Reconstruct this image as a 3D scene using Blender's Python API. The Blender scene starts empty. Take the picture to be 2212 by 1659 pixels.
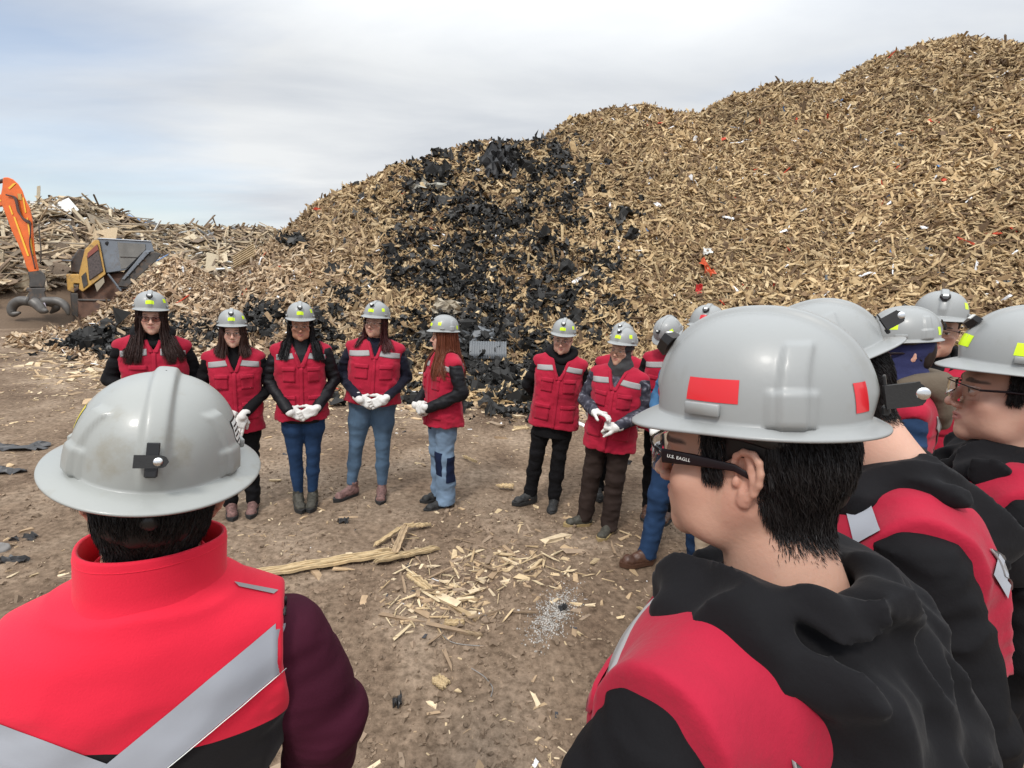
import bpy, math, random
import numpy as np
from mathutils import Matrix, Vector
from mathutils.bvhtree import BVHTree

# ------------------------------------------------------------------ camera
W, H, F = 2212.0, 1659.0, 1106.0          # photo measured at 2212 px wide
CAMZ, PITCH, ROLL = 1.90, math.radians(11.8), math.radians(3.2)
S = bpy.context.scene
fw = np.array([0, math.cos(PITCH), -math.sin(PITCH)])
r0 = np.array([1.0, 0, 0]); u0 = np.array([0, math.sin(PITCH), math.cos(PITCH)])
RI = math.cos(ROLL) * r0 + math.sin(ROLL) * u0
UP = -math.sin(ROLL) * r0 + math.cos(ROLL) * u0
cam_d = bpy.data.cameras.new('camera'); cam_d.lens = 18.0; cam_d.sensor_width = 36.0
cam_d.clip_end = 3000; cam_d.clip_start = 0.02
cam = bpy.data.objects.new('camera', cam_d); S.collection.objects.link(cam)
cam.matrix_world = Matrix(((RI[0], UP[0], -fw[0], 0), (RI[1], UP[1], -fw[1], 0), (RI[2], UP[2], -fw[2], CAMZ), (0, 0, 0, 1)))
S.camera = cam
EYE = np.array([0, 0, CAMZ])

# ------------------------------------------------------------------ light
S.view_settings.view_transform = 'Standard'; S.view_settings.look = 'None'
S.view_settings.exposure = 0.45; S.view_settings.gamma = 1.0
SUN_EL, SUN_AZ = math.radians(52), math.radians(205)      # azimuth clockwise from +Y
w = bpy.data.worlds.new('World'); S.world = w; w.use_nodes = True
nt = w.node_tree; nt.nodes.clear()
def N(t, **kw):
    n = nt.nodes.new(t)
    for k, v in kw.items(): setattr(n, k, v)
    return n
def world():
    L = nt.links.new
    out = N('ShaderNodeOutputWorld'); bg = N('ShaderNodeBackground')
    sky = N('ShaderNodeTexSky'); sky.sky_type = 'NISHITA'; sky.sun_disc = False
    sky.sun_elevation = SUN_EL; sky.sun_rotation = SUN_AZ; sky.altitude = 800; sky.dust_density = 2.0
    tc = N('ShaderNodeTexCoord'); sx = N('ShaderNodeSeparateXYZ'); L(tc.outputs['Generated'], sx.inputs[0])
    zz = N('ShaderNodeMath', operation='MAXIMUM'); L(sx.outputs[2], zz.inputs[0]); zz.inputs[1].default_value = 0.0
    zp = N('ShaderNodeMath', operation='ADD'); L(zz.outputs[0], zp.inputs[0]); zp.inputs[1].default_value = 0.16
    dx = N('ShaderNodeMath', operation='DIVIDE'); L(sx.outputs[0], dx.inputs[0]); L(zp.outputs[0], dx.inputs[1])
    dy = N('ShaderNodeMath', operation='DIVIDE'); L(sx.outputs[1], dy.inputs[0]); L(zp.outputs[0], dy.inputs[1])
    cb = N('ShaderNodeCombineXYZ'); L(dx.outputs[0], cb.inputs[0]); L(dy.outputs[0], cb.inputs[1])
    mp = N('ShaderNodeMapping'); L(cb.outputs[0], mp.inputs[0])
    mp.inputs['Rotation'].default_value = (0, 0, math.radians(38)); mp.inputs['Scale'].default_value = (0.42, 0.95, 1)
    mp.inputs['Location'].default_value = (3.1, 0.4, 0)
    n1 = N('ShaderNodeTexNoise'); n1.inputs['Scale'].default_value = 0.75; n1.inputs['Detail'].default_value = 7
    n1.inputs['Roughness'].default_value = 0.52; n1.inputs['Distortion'].default_value = 0.35
    L(mp.outputs[0], n1.inputs['Vector'])
    n2 = N('ShaderNodeTexNoise'); n2.inputs['Scale'].default_value = 1.5; n2.inputs['Detail'].default_value = 9
    n2.inputs['Roughness'].default_value = 0.55; n2.inputs['Distortion'].default_value = 0.3
    L(mp.outputs[0], n2.inputs['Vector'])
    # thin spot in the cloud cover towards the left
    dot = N('ShaderNodeVectorMath', operation='DOT_PRODUCT'); L(tc.outputs['Generated'], dot.inputs[0])
    v = np.array([-0.70, 0.66, 0.20]); v /= np.linalg.norm(v); dot.inputs[1].default_value = tuple(v)
    mr = N('ShaderNodeMapRange'); L(dot.outputs['Value'], mr.inputs[0])
    mr.inputs[1].default_value = 0.86; mr.inputs[2].default_value = 1.0; mr.inputs[3].default_value = 0.0; mr.inputs[4].default_value = 0.24
    thin = N('ShaderNodeMath', operation='ADD'); L(n1.outputs[0], thin.inputs[0]); L(mr.outputs[0], thin.inputs[1])
    r1 = N('ShaderNodeValToRGB'); L(thin.outputs[0], r1.inputs[0])
    r1.color_ramp.elements[0].position = 0.52; r1.color_ramp.elements[0].color = (1, 1, 1, 1)
    r1.color_ramp.elements[1].position = 0.74; r1.color_ramp.elements[1].color = (0.40, 0.40, 0.40, 1)
    r2 = N('ShaderNodeValToRGB'); L(n2.outputs[0], r2.inputs[0])
    r2.color_ramp.elements[0].position = 0.36; r2.color_ramp.elements[0].color = (0.49, 0.515, 0.55, 1)
    r2.color_ramp.elements[1].position = 0.64; r2.color_ramp.elements[1].color = (0.64, 0.655, 0.665, 1)
    sk = N('ShaderNodeVectorMath', operation='SCALE'); L(sky.outputs[0], sk.inputs[0]); sk.inputs['Scale'].default_value = 0.13
    mx = N('ShaderNodeMix', data_type='RGBA'); L(r1.outputs[0], mx.inputs[0]); L(sk.outputs[0], mx.inputs[6]); L(r2.outputs[0], mx.inputs[7])
    # an overcast sky is brighter overhead than at the horizon
    zr = N('ShaderNodeMapRange'); L(sx.outputs[2], zr.inputs[0])
    zr.inputs[1].default_value = 0.32; zr.inputs[2].default_value = 0.95; zr.inputs[3].default_value = 1.0; zr.inputs[4].default_value = 2.75
    ms = N('ShaderNodeVectorMath', operation='SCALE'); L(mx.outputs[2], ms.inputs[0]); L(zr.outputs[0], ms.inputs['Scale'])
    L(ms.outputs[0], bg.inputs[0]); bg.inputs[1].default_value = 1.0; L(bg.outputs[0], out.inputs[0])
world()
sd = bpy.data.lights.new('sun', 'SUN'); sd.energy = 1.6; sd.angle = math.radians(10); sd.color = (1.0, 0.955, 0.89)
sun = bpy.data.objects.new('sun', sd); S.collection.objects.link(sun)
sun.rotation_euler = (math.pi / 2 - SUN_EL, 0, -SUN_AZ + math.pi)
sdir = Vector((math.sin(SUN_AZ) * math.cos(SUN_EL), math.cos(SUN_AZ) * math.cos(SUN_EL), math.sin(SUN_EL)))
sun.rotation_euler = sdir.to_track_quat('Z', 'Y').to_euler()

# ------------------------------------------------------------------ pixel helpers
def ray(px, py):
    d = fw + RI * (px - W / 2) / F + UP * (H / 2 - py) / F
    return d
def at(px, py, depth): return EYE + ray(px, py) * depth            # depth along the optical axis
def atd(px, py, dist):                                             # horizontal distance
    d = ray(px, py); return EYE + d * dist / math.hypot(d[0], d[1])
def gp(px, py, z=0.0):
    d = ray(px, py); return EYE + d * (z - CAMZ) / d[2]
def proj(P):
    q = P - EYE; z = q @ fw
    return W / 2 + F * (q @ RI) / z, H / 2 - F * (q @ UP) / z, z

# ------------------------------------------------------------------ noise
_rs = np.random.RandomState(7)
_LAT = _rs.rand(32, 32, 32).astype(np.float32)
def vnoise(x, y, z):
    xi = np.floor(x).astype(np.int32); yi = np.floor(y).astype(np.int32); zi = np.floor(z).astype(np.int32)
    fx = (x - xi).astype(np.float32); fy = (y - yi).astype(np.float32); fz = (z - zi).astype(np.float32)
    fx = fx * fx * (3 - 2 * fx); fy = fy * fy * (3 - 2 * fy); fz = fz * fz * (3 - 2 * fz)
    x0 = xi & 31; x1 = (xi + 1) & 31; y0 = yi & 31; y1 = (yi + 1) & 31; z0 = zi & 31; z1 = (zi + 1) & 31
    a = _LAT[x0, y0, z0] * (1 - fx) + _LAT[x1, y0, z0] * fx; b = _LAT[x0, y1, z0] * (1 - fx) + _LAT[x1, y1, z0] * fx
    c = _LAT[x0, y0, z1] * (1 - fx) + _LAT[x1, y0, z1] * fx; d = _LAT[x0, y1, z1] * (1 - fx) + _LAT[x1, y1, z1] * fx
    a = a * (1 - fy) + b * fy; c = c * (1 - fy) + d * fy
    return (a * (1 - fz) + c * fz) * 2 - 1
def fbm(x, y, z, o=4, g=0.5):
    s = 0; a = 1.0
    for i in range(o):
        s = s + a * vnoise(x + 11.3 * i, y + 5.7 * i, z + 3.1 * i); a *= g; x = x * 2.03; y = y * 2.03; z = z * 2.03
    return s

# ------------------------------------------------------------------ mesh helpers
def mesh_np(name, V, Fc, col=None, smooth=True, uv=None):
    """V (n,3), Fc (m,k) int array or list of such arrays"""
    me = bpy.data.meshes.new(name)
    if not isinstance(Fc, (list, tuple)): Fc = [Fc]
    Fc = [np.asarray(f, np.int32) for f in Fc if len(f)]
    V = np.asarray(V, np.float32)
    me.vertices.add(len(V)); me.vertices.foreach_set('co', V.ravel())
    loops = np.concatenate([f.ravel() for f in Fc]); me.loops.add(len(loops)); me.loops.foreach_set('vertex_index', loops)
    tot = np.concatenate([np.full(len(f), f.shape[1], np.int32) for f in Fc])
    st = np.concatenate([[0], np.cumsum(tot)[:-1]]).astype(np.int32)
    me.polygons.add(len(tot)); me.polygons.foreach_set('loop_start', st)
    me.polygons.foreach_set('use_smooth', np.full(len(tot), smooth, bool))
    me.update(calc_edges=True)
    if col is not None:
        ca = me.color_attributes.new('Col', 'FLOAT_COLOR', 'POINT')
        c4 = np.ones((len(V), 4), np.float32); c4[:, :3] = col; ca.data.foreach_set('color', c4.ravel())
    me.validate()
    return me
def link(name, me, mat=None, parent=None, loc=None, label=None, cat=None, group=None, kind=None):
    o = bpy.data.objects.new(name, me); S.collection.objects.link(o)
    if me is not None and mat is not None and not me.materials: me.materials.append(mat)
    if parent is not None: o.parent = parent
    if loc is not None: o.location = tuple(float(v) for v in loc)
    if label: o['label'] = label
    if cat: o['category'] = cat
    if group: o['group'] = group
    if kind: o['kind'] = kind
    return o
def rotm(ax, ang):
    return np.array(Matrix.Rotation(ang, 3, ax))
def rand_rot(rs, n):
    q = rs.normal(size=(n, 4)); q /= np.linalg.norm(q, axis=1)[:, None]
    a, b, c, d = q.T
    return np.stack([np.stack([1 - 2 * (c * c + d * d), 2 * (b * c - a * d), 2 * (b * d + a * c)], 1),
                     np.stack([2 * (b * c + a * d), 1 - 2 * (b * b + d * d), 2 * (c * d - a * b)], 1),
                     np.stack([2 * (b * d - a * c), 2 * (c * d + a * b), 1 - 2 * (b * b + c * c)], 1)], 1)
CUBE = np.array([[-1, -1, -1], [1, -1, -1], [1, 1, -1], [-1, 1, -1], [-1, -1, 1], [1, -1, 1], [1, 1, 1], [-1, 1, 1]], np.float32) / 2
CF = np.array([[0, 3, 2, 1], [4, 5, 6, 7], [0, 1, 5, 4], [1, 2, 6, 5], [2, 3, 7, 6], [3, 0, 4, 7]])
def boxes(P, R, SZ, jit=0.0, rs=None, taper=0.0):
    """many jittered boxes; P(n,3) R(n,3,3) SZ(n,3)"""
    n = len(P); v = np.repeat(CUBE[None], n, 0).copy()
    if jit: v += rs.uniform(-jit, jit, v.shape)
    if taper: v[:, [1, 2, 5, 6], 1] *= rs.uniform(1 - taper, 1, (n, 1))
    v = v * SZ[:, None, :]
    v = np.einsum('nij,nkj->nki', R, v) + P[:, None, :]
    f = (CF[None] + 8 * np.arange(n)[:, None, None]).reshape(-1, 4)
    return v.reshape(-1, 3), f
def surf_rot(rs, Nn, tilt):
    """rotations laying local z along normals Nn, spun at random, tilted by ~tilt rad"""
    n = len(Nn); z = Nn + rs.normal(size=(n, 3)) * tilt[:, None]
    z /= np.linalg.norm(z, axis=1)[:, None]
    t = rs.normal(size=(n, 3)); x = np.cross(t, z); x /= np.linalg.norm(x, axis=1)[:, None]
    y = np.cross(z, x)
    return np.stack([x, y, z], 2)

# ------------------------------------------------------------------ materials
MATS = {}
def mat(name, col=(0.5, 0.5, 0.5), rough=0.8, metal=0.0, attr=False, nscale=0, namt=0.0, bump=0.0, bscale=60, spec=0.5,
        sheen=0.0, coat=0.0, sss=0.0, noise2=None, wear=None):
    if name in MATS: return MATS[name]
    m = bpy.data.materials.new(name); m.use_nodes = True; t = m.node_tree; b = t.nodes['Principled BSDF']; L = t.links.new
    b.inputs['Roughness'].default_value = rough; b.inputs['Metallic'].default_value = metal
    b.inputs['Specular IOR Level'].default_value = spec
    if sheen: b.inputs['Sheen Weight'].default_value = sheen; b.inputs['Sheen Roughness'].default_value = 0.5
    if coat: b.inputs['Coat Weight'].default_value = coat; b.inputs['Coat Roughness'].default_value = 0.12
    if sss: b.inputs['Subsurface Weight'].default_value = sss; b.inputs['Subsurface Radius'].default_value = (0.012, 0.005, 0.003); b.inputs['Subsurface Scale'].default_value = 1.0
    tc = t.nodes.new('ShaderNodeTexCoord')
    if attr:
        a = t.nodes.new('ShaderNodeAttribute'); a.attribute_name = 'Col'; src = a.outputs['Color']
    else:
        a = t.nodes.new('ShaderNodeRGB'); a.outputs[0].default_value = (*col, 1); src = a.outputs[0]
    if namt:
        n = t.nodes.new('ShaderNodeTexNoise'); n.inputs['Scale'].default_value = nscale; n.inputs['Detail'].default_value = 5
        L(tc.outputs['Object'], n.inputs['Vector'])
        mr = t.nodes.new('ShaderNodeMapRange'); L(n.outputs[0], mr.inputs[0]); mr.inputs[1].default_value = 0.3; mr.inputs[2].default_value = 0.7
        mr.inputs[3].default_value = 1 - namt; mr.inputs[4].default_value = 1 + namt
        sc = t.nodes.new('ShaderNodeVectorMath'); sc.operation = 'SCALE'; L(src, sc.inputs[0]); L(mr.outputs[0], sc.inputs['Scale']); src = sc.outputs[0]
    if wear:                                         # (colour, scale, threshold, strength)
        n = t.nodes.new('ShaderNodeTexNoise'); n.inputs['Scale'].default_value = wear[1]; n.inputs['Detail'].default_value = 8
        n.inputs['Roughness'].default_value = 0.65; L(tc.outputs['Object'], n.inputs['Vector'])
        mr = t.nodes.new('ShaderNodeMapRange'); L(n.outputs[0], mr.inputs[0]); mr.inputs[1].default_value = wear[2]; mr.inputs[2].default_value = wear[2] + 0.12
        mr.inputs[3].default_value = 0; mr.inputs[4].default_value = wear[3]
        mx = t.nodes.new('ShaderNodeMix'); mx.data_type = 'RGBA'; L(mr.outputs[0], mx.inputs[0]); L(src, mx.inputs[6]); mx.inputs[7].default_value = (*wear[0], 1)
        src = mx.outputs[2]
    L(src, b.inputs['Base Color'])
    if bump:
        n = t.nodes.new('ShaderNodeTexNoise'); n.inputs['Scale'].default_value = bscale; n.inputs['Detail'].default_value = 6
        n.inputs['Roughness'].default_value = 0.6; L(tc.outputs['Object'], n.inputs['Vector'])
        bm = t.nodes.new('ShaderNodeBump'); bm.inputs['Strength'].default_value = 1.0; bm.inputs['Distance'].default_value = bump
        L(n.outputs[0], bm.inputs['Height']); L(bm.outputs[0], b.inputs['Normal'])
    MATS[name] = m
    return m
# ------------------------------------------------------------------ heaps and ground
def ridge_pts(L): return np.array([atd(*p) for p in L])
def ridge_h(x, y, R, slope, rnd):
    h = np.full(x.shape, -50.0)
    for i in range(len(R) - 1):
        a, b = R[i], R[i + 1]; d = b[:2] - a[:2]; l2 = d @ d
        t = np.clip(((x - a[0]) * d[0] + (y - a[1]) * d[1]) / l2, 0, 1)
        dist = np.hypot(x - a[0] - t * d[0], y - a[1] - t * d[1])
        h = np.maximum(h, a[2] + t * (b[2] - a[2]) - slope * (np.sqrt(dist * dist + rnd * rnd) - rnd))
    return h
R_MAIN = ridge_pts([(705, 512, 13.5), (775, 448, 13.8), (812, 388, 14), (880, 354, 14.3), (960, 340, 14.6), (1060, 312, 15), (1180, 300, 15.5),
                    (1250, 262, 16.5), (1330, 237, 17), (1400, 233, 17), (1480, 250, 17.5), (1525, 254, 18.2), (1600, 205, 18.5),
                    (1680, 178, 19), (1760, 180, 19.5), (1860, 184, 20.5)])
R_FAR = ridge_pts([(1840, 215, 24), (1875, 176, 23.3), (1940, 122, 22.6), (2040, 86, 22), (2130, 92, 22), (2200, 122, 22), (2330, 190, 23), (2600, 260, 24)])
R_TAIL = ridge_pts([(385, 553, 14.6), (430, 625, 13.3), (510, 700, 12.0), (600, 640, 12.4), (700, 520, 13.3)])
R_SCRAP = ridge_pts([(-400, 492, 26), (-100, 492, 26), (0, 490, 26), (70, 484, 26), (130, 462, 26), (230, 470, 27), (330, 490, 27), (450, 497, 27), (540, 510, 27), (620, 512, 27), (690, 527, 26), (800, 565, 26)])
def smax(a, b, k): 
    h = np.clip(0.5 + 0.5 * (a - b) / k, 0, 1); return b + (a - b) * h + k * h * (1 - h)
def heap_h(x, y):
    a = smax(ridge_h(x, y, R_MAIN, .90, .6), ridge_h(x, y, R_FAR, .85, 1.2), .25)
    a = smax(a, ridge_h(x, y, R_TAIL, 1.0, .3), .2)
    # soften the toe
    a = np.where(a < 0.7, 0.7 * np.exp(np.clip((a - 0.7) / 0.7, -20, 0)) - 0.06, a - 0.06)
    return a + 0.14 * fbm(x * .55, y * .55, 0 * x, 3) * np.clip(a, 0, 1)
def scrap_h(x, y):
    a = ridge_h(x, y, R_SCRAP, .47, 1.2)
    a = np.where(a < 0.5, 0.5 * np.exp(np.clip((a - 0.5) / 0.5, -20, 0)) - 0.05, a - 0.05)
    return a + 0.35 * fbm(x * .35, y * .35, 0 * x + 3, 3) * np.clip(a / 2, 0, 1)
def ground_h(x, y):
    d = np.hypot(x, y)
    n = 0.022 * fbm(x * 1.1, y * 1.1, 0 * x, 3) + 0.008 * fbm(x * 6, y * 6, 0 * x + 9, 4, .6)
    tr = np.exp(-((x - .35 - .12 * y) / .34) ** 2) * np.clip((y - .8) / .5, 0, 1) * np.clip((3.2 - y) / .8, 0, 1)
    n = n + .005 * tr * np.sin((x - .12 * y) * 52 + .8 * np.sin(y * 4)) * (.5 + .5 * vnoise(x * 3, y * 1.5, 0 * x))
    return n * np.clip((60 - d) / 30, 0, 1)
def total_h(x, y): return np.maximum(np.maximum(heap_h(x, y), scrap_h(x, y)), ground_h(x, y))
def normals(h, x, y, e=0.15):
    gx = (h(x + e, y) - h(x - e, y)) / (2 * e); gy = (h(x, y + e) - h(x, y - e)) / (2 * e)
    n = np.stack([-gx, -gy, np.ones_like(gx)], 1); return n / np.linalg.norm(n, axis=1)[:, None]
def grid_mesh(name, xs, ys, h, zoff=0.0, clip=None):
    X, Y = np.meshgrid(xs, ys, indexing='ij'); Z = h(X, Y) + zoff
    V = np.stack([X.ravel(), Y.ravel(), Z.ravel()], 1); nx, ny = X.shape
    i = np.arange(nx - 1)[:, None] * ny + np.arange(ny - 1)[None]
    f = np.stack([i, i + ny, i + ny + 1, i + 1], 2).reshape(-1, 4)
    if clip is not None:
        keep = (V[f][:, :, 2] > clip).any(1); f = f[keep]
        used = np.unique(f); mp = np.zeros(len(V), int); mp[used] = np.arange(len(used)); V = V[used]; f = mp[f]
    return V, f
# ground sheet: fine near the camera
ax = np.concatenate([-np.geomspace(400, 7.2, 26), np.linspace(-7, 7, 440), np.geomspace(7.2, 400, 26)])
ay = np.concatenate([-np.geomspace(200, 1.2, 16), np.linspace(-1, 10, 350), np.geomspace(10.2, 600, 34)])
V, f = grid_mesh('ground', ax, ay, ground_h)
def ground_mat():
    m = bpy.data.materials.new('dirt'); m.use_nodes = True; t = m.node_tree; b = t.nodes['Principled BSDF']; L = t.links.new
    b.inputs['Roughness'].default_value = 0.95; b.inputs['Specular IOR Level'].default_value = 0.15
    tc = t.nodes.new('ShaderNodeTexCoord')
    def noise(s, d, r=.6, dist=0):
        n = t.nodes.new('ShaderNodeTexNoise'); n.inputs['Scale'].default_value = s; n.inputs['Detail'].default_value = d
        n.inputs['Roughness'].default_value = r; n.inputs['Distortion'].default_value = dist; L(tc.outputs['Object'], n.inputs['Vector']); return n.outputs[0]
    def ramp(src, stops):
        r = t.nodes.new('ShaderNodeValToRGB'); L(src, r.inputs[0]); e = r.color_ramp.elements
        while len(e) < len(stops): e.new(0.5)
        for k, (p, c) in enumerate(stops): e[k].position = p; e[k].color = (*c, 1)
        return r.outputs[0]
    def mix(f_, a, c, mode='MIX'):
        x = t.nodes.new('ShaderNodeMix'); x.data_type = 'RGBA'; x.blend_type = mode
        if isinstance(f_, float): x.inputs[0].default_value = f_
        else: L(f_, x.inputs[0])
        L(a, x.inputs[6]); L(c, x.inputs[7]); return x.outputs[2]
    big = ramp(noise(.8, 6, .62, .4), [(.34, (.120, .080, .054)), (.50, (.205, .147, .102)), (.64, (.31, .235, .170))])
    fine = ramp(noise(22, 8, .7), [(.30, (.35, .33, .31)), (.55, (1, 1, 1)), (.78, (1.5, 1.5, 1.5))])
    c = mix(1.0, big, fine, 'MULTIPLY')
    v = t.nodes.new('ShaderNodeTexVoronoi'); v.inputs['Scale'].default_value = 75; L(tc.outputs['Object'], v.inputs['Vector'])
    pale = ramp(v.outputs['Distance'], [(.10, (1, 1, 1)), (.17, (0, 0, 0))])
    gate = ramp(noise(1.7, 3), [(.45, (0, 0, 0)), (.62, (1, 1, 1))])
    pm = mix(1.0, pale, gate, 'MULTIPLY')
    rgb = t.nodes.new('ShaderNodeRGB'); rgb.outputs[0].default_value = (.40, .32, .22, 1)
    c = mix(pm, c, rgb.outputs[0])
    L(c, b.inputs['Base Color'])
    bm = t.nodes.new('ShaderNodeBump'); bm.inputs['Distance'].default_value = .018; bm.inputs['Strength'].default_value = 1
    n3 = noise(16, 10, .68); L(n3, bm.inputs['Height']); L(bm.outputs[0], b.inputs['Normal'])
    return m
link('ground', mesh_np('ground', V, f), ground_mat(), kind='structure')

rs = np.random.RandomState(11)
WOOD = mat('split_wood', attr=True, rough=0.85, nscale=25, namt=0.16, spec=0.25)
TAN = np.array([[.43, .295, .145], [.37, .25, .12], [.28, .18, .088], [.52, .385, .21], [.19, .118, .06], [.12, .075, .04], [.39, .275, .14], [.46, .33, .17]])
PNK = np.array([[.44, .305, .175], [.37, .245, .135], [.51, .375, .23], [.26, .17, .10], [.14, .09, .055], [.54, .42, .28]])
GRY = np.array([[.30, .22, .14], [.34, .26, .165], [.22, .16, .11], [.42, .33, .22], [.14, .105, .075], [.28, .23, .17], [.48, .40, .28]])
def pick(rs, pal, n, v=0.18):
    c = pal[rs.randint(0, len(pal), n)] * rs.uniform(1 - v, 1 + v, (n, 1)); return c
def sample(n, lo, hi, dens, h):
    x = rs.uniform(lo[0], hi[0], n); y = rs.uniform(lo[1], hi[1], n); k = dens(x, y) > rs.rand(n)
    return x[k], y[k]
# blackened plastic patches (centre, radii in photo px; mapped onto the slope)
BL = [(1085, 350, 38, 45, .8), (1000, 380, 50, 25, .3), (930, 385, 50, 30, .55), (960, 435, 90, 30, .9), (1060, 470, 110, 26, .95), (1150, 400, 30, 50, .45), (1190, 345, 40, 34, .55), (1220, 400, 36, 40, .55),
      (1205, 470, 60, 50, .5), (1150, 530, 80, 42, .5), (1010, 540, 80, 40, .55), (900, 520, 50, 30, .5), (855, 585, 45, 40, .5), (930, 610, 60, 50, .6), (1030, 640, 80, 50, .75), (960, 700, 90, 45, .95), (1080, 700, 70, 50, .8),
      (1060, 780, 85, 60, 1.1), (1110, 830, 70, 45, 1.1), (870, 720, 40, 60, .6), (760, 640, 50, 20, .3), (560, 695, 50, 34, .7), (700, 700, 60, 30, .3), (1200, 640, 70, 60, .45), (1300, 560, 60, 60, .25), (1310, 680, 60, 50, .3),
      (190, 735, 90, 20, .9), (260, 760, 40, 16, .8), (430, 720, 60, 24, .5), (960, 860, 60, 30, .6), (1010, 620, 150, 190, .34), (1060, 430, 190, 110, .30), (640, 525, 30, 10, .5), (720, 790, 60, 60, .5), (1190, 760, 60, 40, .4)]
def black(x, y, z):
    px, py, _ = proj(np.stack([x, y, z], 1)); s = 0
    for cx, cy, rx, ry, a in BL: s = np.maximum(s, a * np.exp(-(((px - cx) / rx) ** 2 + ((py - cy) / ry) ** 2) ** 1.4 * .7))
    return s * np.clip(.75 + .9 * vnoise(x * 2.2, y * 2.2, z * 2.2), 0, 1.3), px, py

def chip_layer(name, label, cat, n, lo, hi, hfun, hmin, size, pal, tilt, lift, thin=None, mound=None, tan2=None, base=0.0):
    x = rs.uniform(lo[0], hi[0], n); y = rs.uniform(lo[1], hi[1], n); z = hfun(x, y)
    k = (z > hmin)
    if mound is not None: k &= (z >= mound(x, y) - 0.05)
    x, y, z = x[k], y[k], z[k]
    nn = normals(hfun, x, y); P = np.stack([x, y, z], 1)
    # leave out slopes turned well away behind the crest
    v = EYE - P; v /= np.linalg.norm(v, axis=1)[:, None]; k = (nn * v).sum(1) > -0.22
    P, nn, x, y, z = P[k], nn[k], x[k], y[k], z[k]
    m = len(P); b, px, py = black(x, y, z) if thin else (np.zeros(m), 0, 0)
    k = rs.rand(m) > b * .78 if thin else np.ones(m, bool)
    P, nn, x, y, z = P[k], nn[k], x[k], y[k], z[k]; m = len(P)
    l = size[0] * np.exp(rs.normal(0, size[1], m)); l = np.clip(l, size[0] * .3, size[0] * 3.2)
    wd = l * rs.uniform(.08, .30, m); wd = np.minimum(wd, size[0] * .55); th = np.minimum(wd * rs.uniform(.2, .6, m), size[2])
    big = rs.rand(m) < .04; wd[big] *= 2.0
    R = surf_rot(rs, nn, np.full(m, tilt)); P = P + nn * (rs.uniform(-.3, 1, m) * lift)[:, None]
    Vv, Ff = boxes(P, R, np.stack([l, wd, th], 1), .22, rs, .5)
    c = pick(rs, pal, m)
    if tan2 is not None:
        px, py, _ = proj(P); wgt = np.clip((900 - px) / 350, 0, 1)[:, None]; wgt = wgt * np.clip((py - 400) / 150, 0, 1)[:, None]
        c = c * (1 - wgt) + pick(rs, tan2, m) * wgt
    c = c * np.array([.93, .96, 1.04])
    patch = 1 + .20 * fbm(P[:, 0] * .5, P[:, 1] * .5, P[:, 2] * .5, 3); c = c * patch[:, None]
    odd = rs.rand(m); c[odd < .006] = (.75, .76, .78); c[(odd > .006) & (odd < .010)] = (.10, .11, .12); c[(odd > .010) & (odd < .0112)] = (.45, .06, .03); c[(odd > .0112) & (odd < .0118)] = (.1, .2, .4)
    return Vv, Ff, np.repeat(c, 8, 0)
def join(parts):
    V = []; Fq = []; C = []; o = 0
    for v, f, c in parts: V.append(v); Fq.append(f + o); C.append(c); o += len(v)
    return np.concatenate(V), np.concatenate(Fq), np.concatenate(C)
# main heap: core surface + chips, one countless mass
gx = np.linspace(-14, 34, 300); gy = np.linspace(2, 34, 220)
Vc, fc = grid_mesh('core', gx, gy, lambda a, b_: heap_h(a, b_) - .02, clip=-0.03)
cc = np.tile(np.array([.17, .105, .055]), (len(Vc), 1))
A = chip_layer('', '', '', 560000, (-15, 3), (30, 25), heap_h, .015, (.132, .44, .024), TAN, .50, .055, thin=True, tan2=PNK, mound=scrap_h)
V, f, C = join([(Vc, fc, cc), A]); print('chips', len(A[0]) // 8)
link('wood_chip_heap', mesh_np('wood_chip_heap', V, f, C, smooth=False), WOOD, label='towering heap of shredded tan wood chips filling the right side behind the people', cat='wood chip heap', kind='stuff')
# far heap of scrap boards
gx = np.linspace(-45, 10, 160); gy = np.linspace(12, 45, 120)
Vc, fc = grid_mesh('core', gx, gy, lambda a, b_: scrap_h(a, b_) - .05, clip=-0.06)
cc = np.tile(np.array([.13, .09, .06]), (len(Vc), 1))
n = 60000
x = rs.uniform(-32, 2, n); y = rs.uniform(13, 33, n); z = scrap_h(x, y); k = (z > .02) & (z > heap_h(x, y) - .1) & (rs.rand(n) < .9) & (np.hypot(x + 11.9, y - 13.2) > 2.3)
x, y, z = x[k], y[k], z[k]; P = np.stack([x, y, z], 1); nn = normals(scrap_h, x, y, .3)
v_ = EYE - P; v_ /= np.linalg.norm(v_, axis=1)[:, None]; k = (nn * v_).sum(1) > -.25; P, nn = P[k], nn[k]; m = len(P)
l = np.clip(.62 * np.exp(rs.normal(0, .55, m)), .2, 2.0); wd = rs.uniform(.03, .11, m); th = rs.uniform(.015, .05, m)
sh = rs.rand(m) < .04; wd[sh] = rs.uniform(.35, .9, sh.sum()); th[sh] = .018; l[sh] = np.clip(l[sh], .4, 1.3)
Bz = boxes(P + nn * rs.uniform(-.1, .3, m)[:, None], surf_rot(rs, nn, np.full(m, .28)), np.stack([l, wd, th], 1), .06, rs, .15)
c = pick(rs, GRY, m, .3); od = rs.rand(m); c[od < .02] = (.62, .62, .6); c[(od > .02) & (od < .03)] = (.12, .12, .12); c[(od > .03) & (od < .034)] = (.12, .22, .42)
V, f, C = join([(Vc, fc, cc), (Bz[0], Bz[1], np.repeat(c, 8, 0))]); print('boards', m)
link('scrap_board_heap', mesh_np('scrap_board_heap', V, f, C, smooth=False), WOOD, label='long low heap of broken grey brown boards and pallets in the left distance', cat='scrap wood heap', kind='stuff')

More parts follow.
